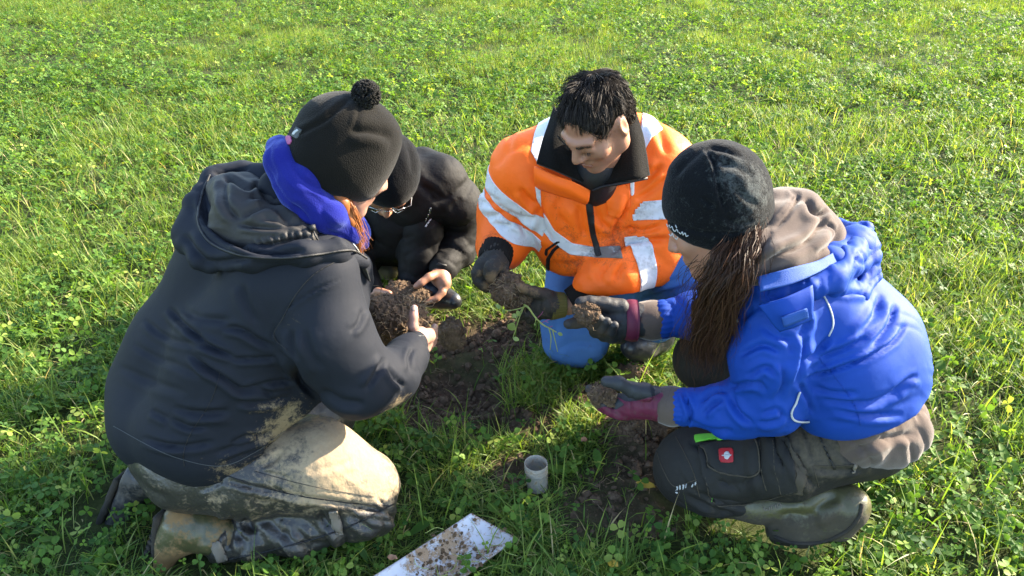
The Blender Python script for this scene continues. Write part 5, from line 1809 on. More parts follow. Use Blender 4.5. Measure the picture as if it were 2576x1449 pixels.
# jeans
fd = Field(0.0066)
fd.chain(KS((1440, 690, 2.34, 66), (1425, 780, 2.21, 60), (1422, 858, 2.17, 57)), .05)
fd.chain(KS((1515, 690, 2.34, 76), (1496, 785, 2.21, 66), (1472, 858, 2.17, 58)), .05)
fd.chain(KS((1447, 848, 2.18, 72), (1470, 830, 2.34, 62), (1490, 800, 2.52, 56)), .03)
fd.chain(KS((1570, 690, 2.42, 105), (1640, 680, 2.22, 92), (1715, 665, 2.05, 78)), .04)
fd.chain(KS((1715, 670, 2.05, 74), (1680, 740, 2.10, 66), (1650, 810, 2.16, 54)), .03)
def d_jean(V):
    return .003 * fbm(V, 8, 2, 3) + pcreases(V, [([(1590, 735), (1650, 715), (1720, 700)], 7, .009), ([(1610, 760), (1670, 735), (1730, 720)], 7, .008), ([(1600, 690), (1650, 670), (1690, 664)], 6, .007), ([(1380, 720), (1400, 790), (1390, 860)], 12, .005), ([(1540, 730), (1520, 790), (1535, 850)], 10, .006), ([(1400, 880), (1450, 860), (1510, 868)], 8, .004)]) + wrinkle(V, [(at(1600, 700, 2.15), at(1700, 720, 2.05), .10, unit(np.array([.5, .1, .85])), 16, 3.0, .010, 6),
                                               (at(1440, 780, 2.1), at(1470, 700, 2.2), .12, unit(np.array([.2, .2, .9])), 10, 2.5, .006, 2)])
finish('jeans', fd, M_jeans, M1, d_jean, lambda V, Q: {'mud_or_shade': np.maximum(.18, .75 * np.clip((.11 - V[:, 2]) / .10, 0, 1) ** 1.3)})
fd = Field(0.005)
fd.chain(KS((1655, 790, 2.19, 54), (1645, 845, 2.20, 46), (1610, 868, 2.14, 38), (1590, 872, 2.11, 30)), .03)
finish('rubber_boot', fd, M_boot_dark, M1, lambda V: .002 * fbm(V, 20, 2, 3), const(.35), label='boot planted in the grass below the raised knee')
fd = Field(0.005)
fd.chain(KS((1492, 800, 2.52, 54), (1500, 785, 2.66, 44), (1505, 800, 2.72, 34)), .03)
finish('rubber_boot', fd, M_boot_olive, M1, None, const(.35), label='boot behind the kneeling leg')

# ================================================================== woman in the blue jacket, kneeling at right
W2 = empty('person', atz(1990, 1240, 0.0), 'long-haired person in bright blue rain jacket, grey-brown hoodie and dark beanie kneeling at right', 'person', 'people examining soil')
c4 = at(1792, 560, 1.60)
R4 = rot_head(158, 34, 14)
fd = Field(0.0056)
neck4 = at(1890, 600, 1.62)
L4 = add_head(fd, c4, R4, 0.98, neck4)
fd.chain([(neck4, .058), K(2040, 720, 1.60, 85), K(2130, 900, 1.58, 95), K(2190, 1060, 1.54, 95)], .05)
fd.chain(KS((1955, 765, 1.50, 55), (1945, 1005, 1.44, 40), (1690, 1020, 1.505, 30)), .03)
fd.chain(KS((1930, 690, 1.78, 55), (1820, 800, 1.86, 40), (1610, 805, 1.85, 28)), .03)
for w, tips in (((1610, 1012, 1.525), ((1590, 1008), (1590, 1018), (1592, 1024))), ((1570, 808, 1.85), ((1550, 800), (1548, 808), (1550, 818)))):
    fd.cone(*K(w[0] + 40, w[1], w[2], 24), *K(*w, 18), .01)
    for (u, v) in tips:
        fd.cone(*K(*w, 9), *K(u * .6 + w[0] * .4, v * .6 + w[1] * .4, w[2], 6), .004)
finish('body', fd, M_skin, W2, attrs=const(0.0))
# beanie
fd = Field(0.0045)
f4, up4, x4 = R4[:, 2] * 0, None, None
f4, up4, x4 = R4[:, 1], R4[:, 2], R4[:, 0]
hc4 = at(1804, 492, 1.61)
upi = unit(at(1800, 380, 1.56) - at(1806, 600, 1.57))
side4 = unit(at(1940, 500, 1.62) - at(1670, 545, 1.60)); upi = unit(upi - (upi @ side4) * side4); dep4 = np.cross(side4, upi)
Rh = np.stack([side4, dep4, upi], 1)
fd.ell(hc4, (.116, .118, .104), Rh, .02)
fd.ell(hc4 + upi * .05 - side4 * .004, (.090, .095, .066), Rh, .03)
fd.ell(hc4 - upi * .04, (.116, .114, .072), Rh, .02)
rim_n = unit(-upi - .28 * dep4 * np.sign(dep4[1]) * -1 + .02 * side4)
fd.half(at(1812, 628, 1.52), unit(np.array([-.10, .30, -1.0])), .010)
def d_bean(V):
    d = .003 * fbm(V, 11, 3, 14)
    d += pcreases(V, tr((1610, 322), .3777, ([(430, 125), (490, 230), (520, 360), (540, 470), (575, 560)], 5, .007), ([(440, 130), (560, 150), (680, 200)], 7, .006), ([(430, 130), (300, 240), (220, 340)], 9, .004),
        ([(500, 240), (640, 260), (760, 330)], 9, .004), ([(410, 460), (460, 500), (500, 540)], 6, .004), ([(640, 400), (720, 480), (800, 520)], 8, .004), ([(560, 580), (640, 640), (760, 620)], 7, .004)))
    uvb = project(V)
    seam = 588 - ((uvb[:, 0] - 1815) / 130) ** 2 * 28 + (uvb[:, 0] - 1815) * -.02
    d += -.004 * np.exp(-((uvb[:, 1] - seam) / 5) ** 2) * (V[:, 1] < 1.62)
    d += .004 * (uvb[:, 1] > seam)
    return d
bV, bQ, bO = finish('beanie', fd, M_knit, W2, d_bean, lambda V, Q: {'mud_or_shade': np.maximum(blob(V, [(at(1890, 480, 1.53), .07, .62), (at(1850, 430, 1.53), .07, .52), (at(1880, 560, 1.52), .06, .5)]), .2)})
surf_line('embroidered_lettering', bV, bQ, [[(1678, 563), (1681, 570), (1685, 566), (1687, 573), (1691, 570), (1694, 577)], [(1694, 577), (1699, 582), (1703, 577), (1707, 584)], [(1700, 566), (1703, 574)],
    [(1709, 584), (1713, 588), (1717, 583), (1719, 591)], [(1719, 591), (1724, 586), (1727, 594), (1732, 592)], [(1684, 588), (1689, 593), (1692, 586), (1696, 596)], [(1698, 597), (1703, 601), (1706, 594)]], .0011, M_white, bO, lim=-.5, step=2.0, off=.001)
# hair
g4 = [[at(*p) for p in q] for q in (
    [(1880, 590, 1.52), (1850, 680, 1.44), (1800, 800, 1.46), (1770, 930, 1.50)],
    [(1900, 560, 1.53), (1885, 660, 1.44), (1845, 760, 1.42), (1815, 900, 1.46)],
    [(1845, 600, 1.51), (1800, 690, 1.46), (1760, 800, 1.50), (1745, 950, 1.54)],
    [(1820, 610, 1.52), (1775, 680, 1.48), (1745, 760, 1.52), (1740, 880, 1.55)],
    [(1870, 600, 1.50), (1830, 720, 1.42), (1790, 840, 1.46), (1750, 960, 1.52)],
    [(1930, 530, 1.57), (1915, 610, 1.47), (1870, 700, 1.43), (1830, 790, 1.44)])]
S = strands(g4, 2000, .012, 18, 8, .004, 15, 1.5)
cl = np.stack([fbm(S[:, 3], 28, 2, q) for q in (3, 5, 7)], 1)
tt_ = np.linspace(0, 1, 18)
wv_ = np.sin(tt_[None] * 17 + 6 * cl[:, :1]) * tt_[None] ** .6
S[:, :, 0] += .011 * wv_ + .014 * cl[:, 1:2] * tt_
S[:, :, 2] += .006 * np.cos(tt_[None] * 14 + 7 * cl[:, 2:3]) * tt_
S[:, :, 1] += .008 * np.sin(tt_[None] * 15 + 9 * cl[:, 2:3]) * tt_
hair4 = ribbons('hair', S, .0017, M_hair_dark, W2, None, .3, 2)
fd = Field(0.005).chain(KS((1870, 590, 1.56, 46), (1830, 690, 1.50, 50), (1790, 790, 1.52, 42), (1768, 880, 1.55, 22)), .03)
V, Q = fd.mesh(); V = displaced(V, Q, .003 * fbm(V, 30, 2, 4))
mk('hair_base', V, Q, M_hair_dark, hair4, {'tint': .5 * np.clip(.3 + fbm(V * np.array([4, 4, .6]), 30, 2, 1), 0, 1)})
r = np.random.default_rng(9)
fly = strands(g4, 160, .024, 14, 31, .010, 22, 2.0)
ribbons('flyaway_strands', fly, .0010, M_hair_dark, hair4)
fl = []
for i in range(16):
    a = at(1760 + r.normal() * 6, 655 + r.normal() * 10, 1.50)
    fl.append(catmull(np.array([a, a + np.array([-.02, -.01, -.02]) + r.normal(size=3) * .008, a + np.array([-.03, -.01, -.05]) + r.normal(size=3) * .012, a + np.array([-.005, -.01, -.075]) + r.normal(size=3) * .012]), 14))
ribbons('loose_strands', np.array(fl), .0012, M_hair_dark, hair4)
# hoodie: hood, body, cuffs
fd = Field(0.0052)
fd.chain(KS((1945, 520, 1.66, 46), (2000, 545, 1.66, 66), (2050, 600, 1.64, 66), (2062, 640, 1.60, 58)), .03)
fd.chain(KS((1960, 500, 1.70, 26), (1945, 560, 1.58, 34), (1925, 640, 1.50, 44), (1900, 690, 1.48, 30)), .03)
fd.chain(KS((1985, 580, 1.58, 60), (1960, 650, 1.52, 56), (2030, 640, 1.55, 56)), .04)
def d_hd(V):
    return .004 * fbm(V, 12, 2, 3) + pcreases(V, tr((1610, 322), .3777, ([(1105, 475), (1145, 560), (1200, 572), (1250, 540)], 8, .012), ([(1205, 585), (1185, 680), (1100, 770), (960, 835), (810, 930)], 10, .015),
        ([(1030, 415), (1045, 480), (965, 600), (890, 670)], 5, .007), ([(1000, 400), (1015, 470), (935, 590), (870, 650)], 4, .004), ([(1240, 640), (1270, 670), (1310, 690)], 6, .008), ([(880, 690), (800, 800), (740, 900)], 9, .008), ([(1330, 640), (1290, 760), (1180, 850)], 9, .007)))
hdV, hdQ, hdO = finish('hoodie', fd, M_hoodie, W2, d_hd)
fd = Field(0.0055)
fd.chain(KS((2225, 1060, 1.54, 98), (2150, 1075, 1.48, 90)), .04)
fd.chain(KS((2225, 1085, 1.52, 92), (2165, 1100, 1.46, 70)), .04)
finish('hoodie_hem', fd, M_hoodie, hdO, lambda V: wrinkle(V, [(at(2120, 1090, 1.4), at(2300, 1080, 1.5), .12, unit(np.array([.9, .2, .5])), 15, 3, .010, 6)]) + crease(V, at(2120, 1150, 1.40), at(2310, 1090, 1.46), .008, .008))
cuff('hoodie_cuff', KS((1715, 1024, 1.50, 46), (1690, 1022, 1.508, 50), (1660, 1018, 1.515, 44)), M_hoodie, hdO, 4, .035, 9)
cuff('hoodie_cuff', KS((1668, 804, 1.85, 46), (1640, 806, 1.85, 50), (1606, 806, 1.85, 44)), M_hoodie, hdO, 4, .035, 9)
# jacket
fd = Field(0.0057)
fd.chain(KS((2070, 755, 1.64, 140), (2140, 870, 1.58, 160), (2150, 960, 1.55, 155), (2150, 1010, 1.52, 130)), .06)
fd.chain(KS((1965, 760, 1.52, 98), (2040, 780, 1.54, 110), (2100, 900, 1.50, 120), (2100, 1000, 1.47, 105)), .05)
fd.chain(KS((1980, 800, 1.68, 110), (2000, 950, 1.66, 110), (2040, 1010, 1.58, 100)), .06)
fd.chain(KS((1955, 765, 1.50, 100), (1935, 890, 1.45, 94), (1935, 1005, 1.44, 82), (1850, 1030, 1.455, 66), (1735, 1024, 1.49, 46)), .035)
fd.chain(KS((1940, 700, 1.76, 90), (1840, 790, 1.85, 66), (1745, 795, 1.86, 56), (1680, 802, 1.85, 46)), .04)
fd.chain(KS((1925, 720, 1.49, 34), (2010, 700, 1.50, 44), (2090, 670, 1.55, 48), (2150, 620, 1.63, 46), (2165, 590, 1.70, 30)), .03)
hn = unit(np.cross(at(2190, 1086, 1.40) - at(1985, 1068, 1.40), at(2322, 985, 1.55) - at(1985, 1068, 1.40)))
if hn[2] > 0:
    hn = -hn
ks = [at(2195, 1086, 1.40)]
fd.half(at(2195, 1082, 1.40), unit(np.array([.28, -.1, -1.0])), .006)
ba4 = unit(at(2150, 1000, 1.5) - at(2060, 740, 1.6)); sl4 = unit(at(1935, 1005, 1.44) - at(1955, 765, 1.5)); fo4 = unit(at(1735, 1024, 1.49) - at(1935, 1020, 1.44))
def d_bl(V):
    d = .005 * fbm(V, 5, 3, 31)
    d += wrinkle(V, [
        (at(2040, 900, 1.42), at(2260, 930, 1.5), .19, unit(ba4 + np.array([-.35, 0, .1])), 8.5, 4.0, .004, 3),
        (at(2050, 1030, 1.40), at(2280, 990, 1.5), .12, ba4, 11, 4.0, .004, 5),
        (at(1935, 900, 1.38), at(1950, 1020, 1.38), .12, sl4, 12, 2.4, .004, 7),
        (at(1900, 1030, 1.40), at(1740, 1025, 1.46), .085, fo4, 18, 2.4, .005, 9),
        (at(1800, 795, 1.8), at(1680, 800, 1.82), .09, np.array([.95, .1, .1]), 18, 2.4, .006, 4),
        (at(1960, 720, 1.45), at(2160, 640, 1.55), .07, unit(np.array([.6, .2, .6])), 24, 2.4, .007, 12)])
    d += pcreases(V, trw((1545.6, 805), .4223,
        ([(1745, 10), (1660, 130), (1500, 230), (1300, 300), (1115, 352)], 7, .011), ([(1590, 20), (1480, 110), (1330, 185), (1180, 230)], 8, .008),
        ([(1230, 465), (1400, 492), (1560, 480), (1770, 375)], 9, .009), ([(1290, 520), (1500, 565), (1720, 560)], 9, .008), ([(1180, 400), (1300, 430), (1450, 430)], 8, .007),
        ([(740, 215), (880, 150), (990, 190)], 9, .010), ([(790, 335), (900, 280), (970, 335)], 8, .011), ([(690, 395), (840, 372), (910, 425)], 8, .010), ([(870, 560), (970, 528), (1010, 585)], 7, .010),
        ([(850, 612), (960, 600), (1010, 560)], 7, .008), ([(410, 425), (455, 560), (420, 645)], 6, .009), ([(510, 485), (600, 432), (700, 432)], 7, .009), ([(530, 565), (590, 510), (650, 475)], 7, .009),
        ([(440, 600), (560, 652), (710, 662)], 8, .008), ([(690, 440), (740, 545), (830, 625)], 9, .010), ([(1130, 100), (1120, 250), (1080, 380)], 9, .012), ([(1130, 250), (1190, 200), (1290, 90)], 8, .009),
        ([(1000, 250), (1010, 380), (960, 480)], 9, .007), ([(1100, 370), (1150, 480), (1180, 560)], 8, .008), ([(1660, 420), (1740, 360), (1810, 330)], 9, .007), ([(880, 30), (960, 90), (1080, 110)], 10, .006)))
    d += pcreases(V, tr((1610, 322), .3777, ([(1400, 1075), (1460, 1090), (1520, 1105)], 6, .008), ([(1610, 1100), (1555, 1260), (1440, 1400)], 9, .009), ([(1710, 1170), (1645, 1330), (1540, 1449)], 8, .010),
        ([(670, 1280), (760, 1205), (870, 1180)], 8, .006), ([(1055, 1390), (1105, 1300), (1090, 1190)], 7, .009), ([(1250, 1060), (1380, 1090), (1500, 1100)], 7, .007), ([(950, 1380), (1000, 1449), (1010, 1500)], 9, .007)))
    return d
lV, lQ, lO = finish('rain_jacket', fd, M_blue, W2, d_bl)
def tube_on(name, pts, r_, mat, parent, m=24):
    tubes(name, [catmull(np.array([at(*p) for p in pts]), m)], [r_], mat, parent, 6)
surf_line('white_piping', lV, lQ, [(2056, 722), (2075, 750), (2092, 790), (2095, 820), (2085, 845)], .0021, M_white, lO)
surf_line('white_piping', lV, lQ, [(1850, 768), (1849, 788), (1857, 810)], .0020, M_white, lO, lim=-.4)
surf_line('hem_cord', lV, lQ, [(2010, 985), (2002, 1010), (1990, 1035), (1994, 1053), (2012, 1060), (2036, 1058)], .0024, M_white, lO, off=.003)
surf_line('seam', lV, lQ, [(2060, 900), (2110, 960), (2150, 1020), (2165, 1070)], .0009, M_blue, lO)
sheet('storm_flap', [[at(1908, 768, 1.405), at(1965, 752, 1.39), at(2042, 718, 1.42)], [at(1925, 790, 1.395), at(1975, 775, 1.382), at(2045, 750, 1.40)],
                     [at(1945, 815, 1.39), at(1990, 800, 1.376), at(2044, 780, 1.392)], [at(1962, 832, 1.39), at(2000, 822, 1.376), at(2046, 802, 1.392)]], M_blue, lO, 16, 18, .004, .004, 4)
sheet('hook_tape', [[at(1966, 798, 1.372), at(2030, 776, 1.375)], [at(1972, 822, 1.368), at(2034, 798, 1.374)]], M_blue_mesh, lO, 5, 8, .003)
sheet('mesh_lining', [[at(1905, 700, 1.44), at(1980, 676, 1.44), at(2060, 655, 1.49), at(2120, 620, 1.56)], [at(1912, 735, 1.405), at(1990, 715, 1.42), at(2050, 690, 1.45), at(2112, 655, 1.52)]], M_blue_mesh, lO, 10, 24, .004, .004, 8)
fd = Field(0.0052)
fd.chain(KS((1945, 740, 1.45, 20), (2030, 722, 1.455, 26), (2090, 700, 1.48, 30), (2130, 660, 1.54, 34), (2160, 600, 1.64, 26), (2110, 560, 1.74, 14)), .02)
fd.chain(KS((2130, 660, 1.56, 36), (2180, 640, 1.62, 30), (2170, 580, 1.68, 22)), .02)
fd.chain(KS((2090, 720, 1.49, 26), (2160, 740, 1.52, 22), (2195, 690, 1.58, 22)), .02)
finish('packed_hood', fd, M_blue, lO, lambda V: wrinkle(V, [(at(1945, 740, 1.45), at(2170, 600, 1.6), .12, unit(np.array([.9, .1, -.3])), 30, 2.6, .006, 4), (at(2030, 700, 1.45), at(2190, 640, 1.6), .12, unit(np.array([.3, .2, .9])), 16, 3, .008, 9)]))
cuff('gathered_cuff', KS((1745, 1024, 1.485, 44), (1722, 1024, 1.495, 48), (1704, 1023, 1.502, 45)), M_blue, lO, 19, .022)
cuff('gathered_cuff', KS((1690, 802, 1.85, 45), (1668, 803, 1.85, 49), (1652, 804, 1.85, 46)), M_blue, lO, 19, .022)
# gloves
fd = Field(0.0036)
fd.chain(KS((1668, 1018, 1.515, 42), (1640, 1012, 1.52, 38), (1600, 1016, 1.53, 34), (1560, 1018, 1.54, 28)), .015)
fd.chain(KS((1625, 985, 1.50, 22), (1590, 980, 1.495, 19), (1556, 964, 1.49, 17), (1524, 960, 1.49, 14)), .008)
fd.chain(KS((1570, 1020, 1.54, 20), (1532, 1014, 1.57, 15), (1500, 996, 1.58, 14), (1482, 978, 1.58, 12)), .006)
fd.chain(KS((1570, 1028, 1.535, 20), (1534, 1026, 1.55, 15), (1504, 1010, 1.56, 14), (1488, 992, 1.56, 12)), .006)
fd.chain(KS((1572, 1036, 1.53, 18), (1540, 1036, 1.535, 14), (1514, 1022, 1.54, 13), (1500, 1006, 1.54, 11)), .006)
fd.chain(KS((1580, 1040, 1.525, 15), (1552, 1044, 1.52, 12), (1530, 1034, 1.52, 11), (1518, 1020, 1.52, 10)), .006)
g5V, g5Q, g5O = finish('muddy_glove', fd, M_glove_grey, W2, lambda V: .0015 * fbm(V, 60, 2, 2) + wrinkle(V, [(at(1640, 1000, 1.48), at(1590, 1020, 1.48), .05, np.array([.9, .2, .2]), 34, 2, .004, 6)]),
       lambda V, Q: {'mud_or_shade': np.maximum(blob(V, [(at(1500, 1000, 1.55), .05, .8)]), .25)}, label='muddy glove with a purple back, palm up')
s = poly_sd(project(g5V), [(1548, 996), (1575, 1010), (1600, 1009), (1650, 995), (1680, 980), (1690, 1070), (1570, 1060), (1540, 1050), (1500, 1030), (1520, 1022), (1550, 1030), (1572, 1018)])
V2, T2 = clip_mesh(g5V, g5Q, np.where(facing(g5V, g5Q) > -.4, s, np.minimum(s, -1e-3)))
shell('purple_panel', V2, T2, .0005, .0012, M_glove_purple, g5O, {'mud_or_shade': np.full(len(V2), .33)})
fd = Field(0.0036)
fd.chain(KS((1620, 806, 1.85, 44), (1590, 806, 1.85, 42), (1555, 806, 1.85, 40), (1525, 808, 1.85, 34)), .015)
fd.chain(KS((1560, 774, 1.845, 24), (1520, 764, 1.84, 18), (1485, 760, 1.835, 16), (1458, 760, 1.83, 13)), .008)
fd.chain(KS((1525, 800, 1.85, 24), (1480, 806, 1.83, 18), (1450, 812, 1.82, 15), (1430, 815, 1.81, 13)), .006)
fd.chain(KS((1530, 826, 1.85, 22), (1500, 832, 1.83, 18), (1490, 818, 1.80, 15), (1505, 800, 1.79, 13)), .006)
fd.chain(KS((1545, 838, 1.85, 22), (1520, 842, 1.83, 17), (1514, 826, 1.80, 14), (1526, 808, 1.79, 12)), .006)
fd.chain(KS((1560, 846, 1.845, 20), (1540, 850, 1.82, 15), (1536, 834, 1.80, 13), (1546, 818, 1.79, 11)), .006)
g6V, g6Q, g6O = finish('muddy_glove', fd, M_glove_grey, W2, lambda V: .0018 * fbm(V, 60, 2, 12), lambda V, Q: {'mud_or_shade': np.maximum(blob(V, [(at(1470, 810, 1.8), .06, .85), (at(1510, 830, 1.8), .04, .7)]), .3)},
                       label='muddy grey glove with crumbs of soil on its fingers')
cuff('purple_cuff', KS((1602, 806, 1.85, 53), (1586, 806, 1.85, 54), (1571, 806, 1.85, 50)), M_glove_purple, g6O, 3, .02)
# trousers
fd = Field(0.0060)
fd.chain(KS((2170, 1095, 1.54, 105), (1985, 1145, 1.50, 98), (1760, 1168, 1.55, 90), (1735, 1178, 1.55, 88)), .05)
fd.chain(KS((1740, 1190, 1.55, 78), (1790, 1235, 1.50, 52), (1870, 1262, 1.47, 40)), .03)
fd.chain(KS((2080, 1000, 1.75, 95), (1900, 930, 1.80, 85), (1775, 905, 1.84, 78)), .05)
fd.chain(KS((1775, 905, 1.84, 74), (1800, 950, 1.90, 60), (1830, 985, 1.93, 50)), .03)
fd.cone(*K(2200, 1100, 1.52, 85), *K(2100, 1110, 1.48, 85), .05)
wa = unit(at(1740, 1170, 1.54) - at(2100, 1120, 1.5))
def d_wk(V):
    d = .004 * fbm(V, 7, 3, 41)
    d += wrinkle(V, [(at(1800, 1250, 1.44), at(1740, 1215, 1.5), .07, unit(np.array([.5, 0, .85])), 24, 3, .007, 3),
                     (at(2000, 1120, 1.40), at(2100, 1150, 1.42), .09, unit(wa + np.array([0, 0, .4])), 15, 3, .007, 5),
                     (at(1860, 1200, 1.42), at(1960, 1240, 1.41), .08, unit(wa + np.array([0, 0, -.5])), 13, 3, .006, 9)])
    d += pcreases(V, tr((1545.6, 805), .4223, ([(1000, 700), (1060, 830), (1130, 920), (1200, 1000)], 8, .010), ([(1080, 780), (1120, 860), (1180, 930)], 6, .007), ([(1180, 880), (1300, 900), (1500, 880)], 6, .006),
        ([(880, 700), (870, 850), (900, 1000)], 9, .007), ([(950, 680), (980, 800), (1040, 900)], 9, .008), ([(600, 950), (750, 960), (880, 900)], 10, .005), ([(560, 1060), (680, 1090), (800, 1110)], 7, .007),
        ([(420, 1040), (560, 1110), (720, 1150)], 7, .008), ([(440, 720), (540, 780), (560, 900)], 8, .006), ([(1130, 640), (1160, 740), (1180, 830)], 5, .006), ([(1300, 760), (1400, 820), (1560, 850)], 8, .006)))
    return d
def a_wk(V, Q):
    w = .22 + .25 * np.clip(fbm(V, 6, 3, 5), -.4, 1)
    return {'mud_or_shade': np.maximum(w, blob(V, [(at(2050, 1150, 1.40), .12, .58), (at(1990, 1190, 1.40), .08, .52), (at(1870, 1150, 1.42), .06, .36)])) * np.where(project(V)[:, 0] < 1780, .5, 1)}
wV, wQ, wO = finish('work_trousers', fd, M_work, W2, d_wk, a_wk)
near = lambda V: V[:, 1] < 1.6
pk = pix_patch('cargo_pocket', wV, wQ, [(1755, 1118), (1985, 1100), (2005, 1235), (1800, 1272), (1765, 1190)], M_work, wO, .001, .006, .0, near)
fl_ = pix_patch('pocket_flap', wV, wQ, [(1762, 1120), (1900, 1106), (1908, 1180), (1880, 1196), (1810, 1188), (1778, 1160)], M_work, wO, .006, .005, .0, near)
pix_patch('badge', wV, wQ, [(1811, 1132), (1844, 1131), (1848, 1135), (1848, 1160), (1844, 1164), (1812, 1164), (1808, 1160), (1808, 1136)], M_red, wO, .011, .003, .0, near)
a_ = np.linspace(0, 2 * np.pi, 20, endpoint=False)
em = [(1830 + 8.5 * math.cos(t) * (1.0 if math.cos(t) > 0 else .8), 1148 + 9.5 * math.sin(t)) for t in a_]
pix_patch('badge_emblem', wV, wQ, em, M_white, wO, .0135, .0015, .0, near)
pix_patch('badge_emblem', wV, wQ, line_poly([(1812, 1146), (1820, 1147), (1838, 1148), (1844, 1146)], 4.0), M_white, wO, .0135, .0015, .0, near)
pix_patch('badge_emblem', wV, wQ, line_poly([(1812, 1142), (1814, 1147), (1812, 1152)], 2.4), M_white, wO, .0135, .0015, .0, near)
pix_patch('badge_emblem', wV, wQ, line_poly([(1841, 1152), (1842, 1146), (1845, 1143)], 2.4), M_white, wO, .0135, .0015, .0, near)
pix_patch('thigh_strap', wV, wQ, line_poly([(1962, 1085), (1985, 1140), (2015, 1190), (2005, 1240)], 26), M_work_tan, wO, .002, .004, .0, near)
pix_patch('zip_pull', wV, wQ, [(1746, 1099), (1800, 1094), (1880, 1086), (1960, 1080), (1960, 1090), (1860, 1100), (1800, 1108), (1752, 1113)], M_lime, wO, .004, .004, -.3, near)
pix_patch('zip_pull', wV, wQ, [(1802, 1108), (1835, 1100), (1860, 1096), (1835, 1110), (1806, 1114)], M_lime, wO, .009, .004, -.3, near)
for i in range(7):
    t = i / 6
    u, v = 1702 + 46 * t, 1222 - 12 * t
    pix_patch('reflective_print', wV, wQ, [(u, v), (u + 4.5, v - 1.2), (u + 3.5, v + 12), (u - 1, v + 13)], M_white, wO, .001, .001, -.3, near)
for i in range(4):
    u, v = 1697 + 1.2 * i, 1222 + 7 * i
    pix_patch('reflective_print', wV, wQ, [(u, v), (u + 7, v + 1), (u + 7, v + 5), (u, v + 4)], M_white, wO, .001, .001, -.3, near)
surf_line('knee_seam', wV, wQ, [(1652, 1135), (1668, 1180), (1695, 1222), (1735, 1212), (1752, 1206)], .0012, M_work_tan, wO, lim=-.2)
surf_line('knee_seam', wV, wQ, [(1700, 1098), (1722, 1140), (1745, 1190), (1760, 1250)], .0012, M_work_tan, wO, lim=-.2)
surf_line('pocket_edge', wV, wQ, [(1765, 1125), (1780, 1165), (1812, 1186), (1878, 1193), (1905, 1178), (1900, 1110)], .0024, M_work_tan, wO, off=.010)
surf_line('pocket_edge', wV, wQ, [(1910, 1112), (1916, 1160), (1930, 1230)], .0020, M_work_tan, wO, off=.006)
surf_line('pocket_edge', wV, wQ, [(1940, 1108), (1948, 1170), (1965, 1240)], .0014, M_work_tan, wO, off=.006)
surf_line('pocket_edge', wV, wQ, [(1772, 1190), (1800, 1268), (1900, 1260), (2000, 1232)], .0012, M_work_tan, wO, off=.006)
surf_line('seam', wV, wQ, [(2050, 1170), (2100, 1172), (2180, 1165), (2235, 1150)], .0011, M_work_tan, wO)
surf_line('seam', wV, wQ, [(2045, 1172), (2060, 1225)], .0011, M_work_tan, wO)
surf_line('bar_tack', wV, wQ, [(1872, 1110), (1890, 1107)], .0012, M_lime, wO, off=.009)
surf_line('bar_tack', wV, wQ, [(1770, 1122), (1786, 1119)], .0012, M_lime, wO, off=.009)
surf_line('bar_tack', wV, wQ, [(1790, 1262), (1793, 1250)], .0014, M_lime, wO, lim=-.3)
pix_patch('reflective_tab', wV, wQ, [(2148, 1164), (2156, 1166), (2148, 1192), (2141, 1194)], M_strap, wO, .002, .002, -.2, near)
pix_patch('pocket_edge', wV, wQ, line_poly([(2062, 1100), (2085, 1150), (2100, 1180)], 5), M_zip, wO, .001, .003, -.2, near)
# boots
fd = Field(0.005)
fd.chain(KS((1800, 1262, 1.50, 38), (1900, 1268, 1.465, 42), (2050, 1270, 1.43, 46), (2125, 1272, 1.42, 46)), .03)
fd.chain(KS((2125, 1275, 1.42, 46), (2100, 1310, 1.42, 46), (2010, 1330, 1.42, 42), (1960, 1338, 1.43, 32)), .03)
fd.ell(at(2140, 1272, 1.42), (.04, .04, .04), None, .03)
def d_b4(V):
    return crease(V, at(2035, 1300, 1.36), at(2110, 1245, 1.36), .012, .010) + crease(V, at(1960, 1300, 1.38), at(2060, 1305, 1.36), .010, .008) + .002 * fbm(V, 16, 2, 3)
b4V, b4Q, b4O = finish('rubber_boot', fd, M_boot_w, W2, d_b4, lambda V, Q: {'mud_or_shade': np.clip(.30 + .45 * np.clip((project(V)[:, 1] - 1285) / 25, 0, 1), 0, 1)}, label='olive rubber boot under the thigh with pale lettering')  # darker over the foot: its shade painted in along with the dirt
surf_line('sole_edge', b4V, b4Q, [(1948, 1350), (2000, 1366), (2070, 1362), (2130, 1335), (2160, 1300), (2168, 1268)], .0055, M_sole, b4O, lim=-.75, tol=14)
# pale letters moulded on the shaft
surf_line('boot_lettering', b4V, b4Q, [[(1921, 1277), (1926, 1286), (1929, 1279), (1934, 1285), (1936, 1275)], [(1942, 1283), (1940, 1273), (1946, 1270)], [(1950, 1269), (1952, 1280)],
    [(1958, 1278), (1956, 1267), (1963, 1266), (1966, 1276)]], .0012, M_strap, b4O, lim=-.3, step=2.0, smooth=False)
fd = Field(0.005)
fd.chain(KS((1830, 975, 1.93, 50), (1850, 1000, 1.95, 46), (1800, 1010, 1.92, 40), (1760, 1015, 1.90, 32)), .03)
finish('rubber_boot', fd, M_boot_dark, W2, None, const(.3), label='dark boot half hidden below the raised knee')
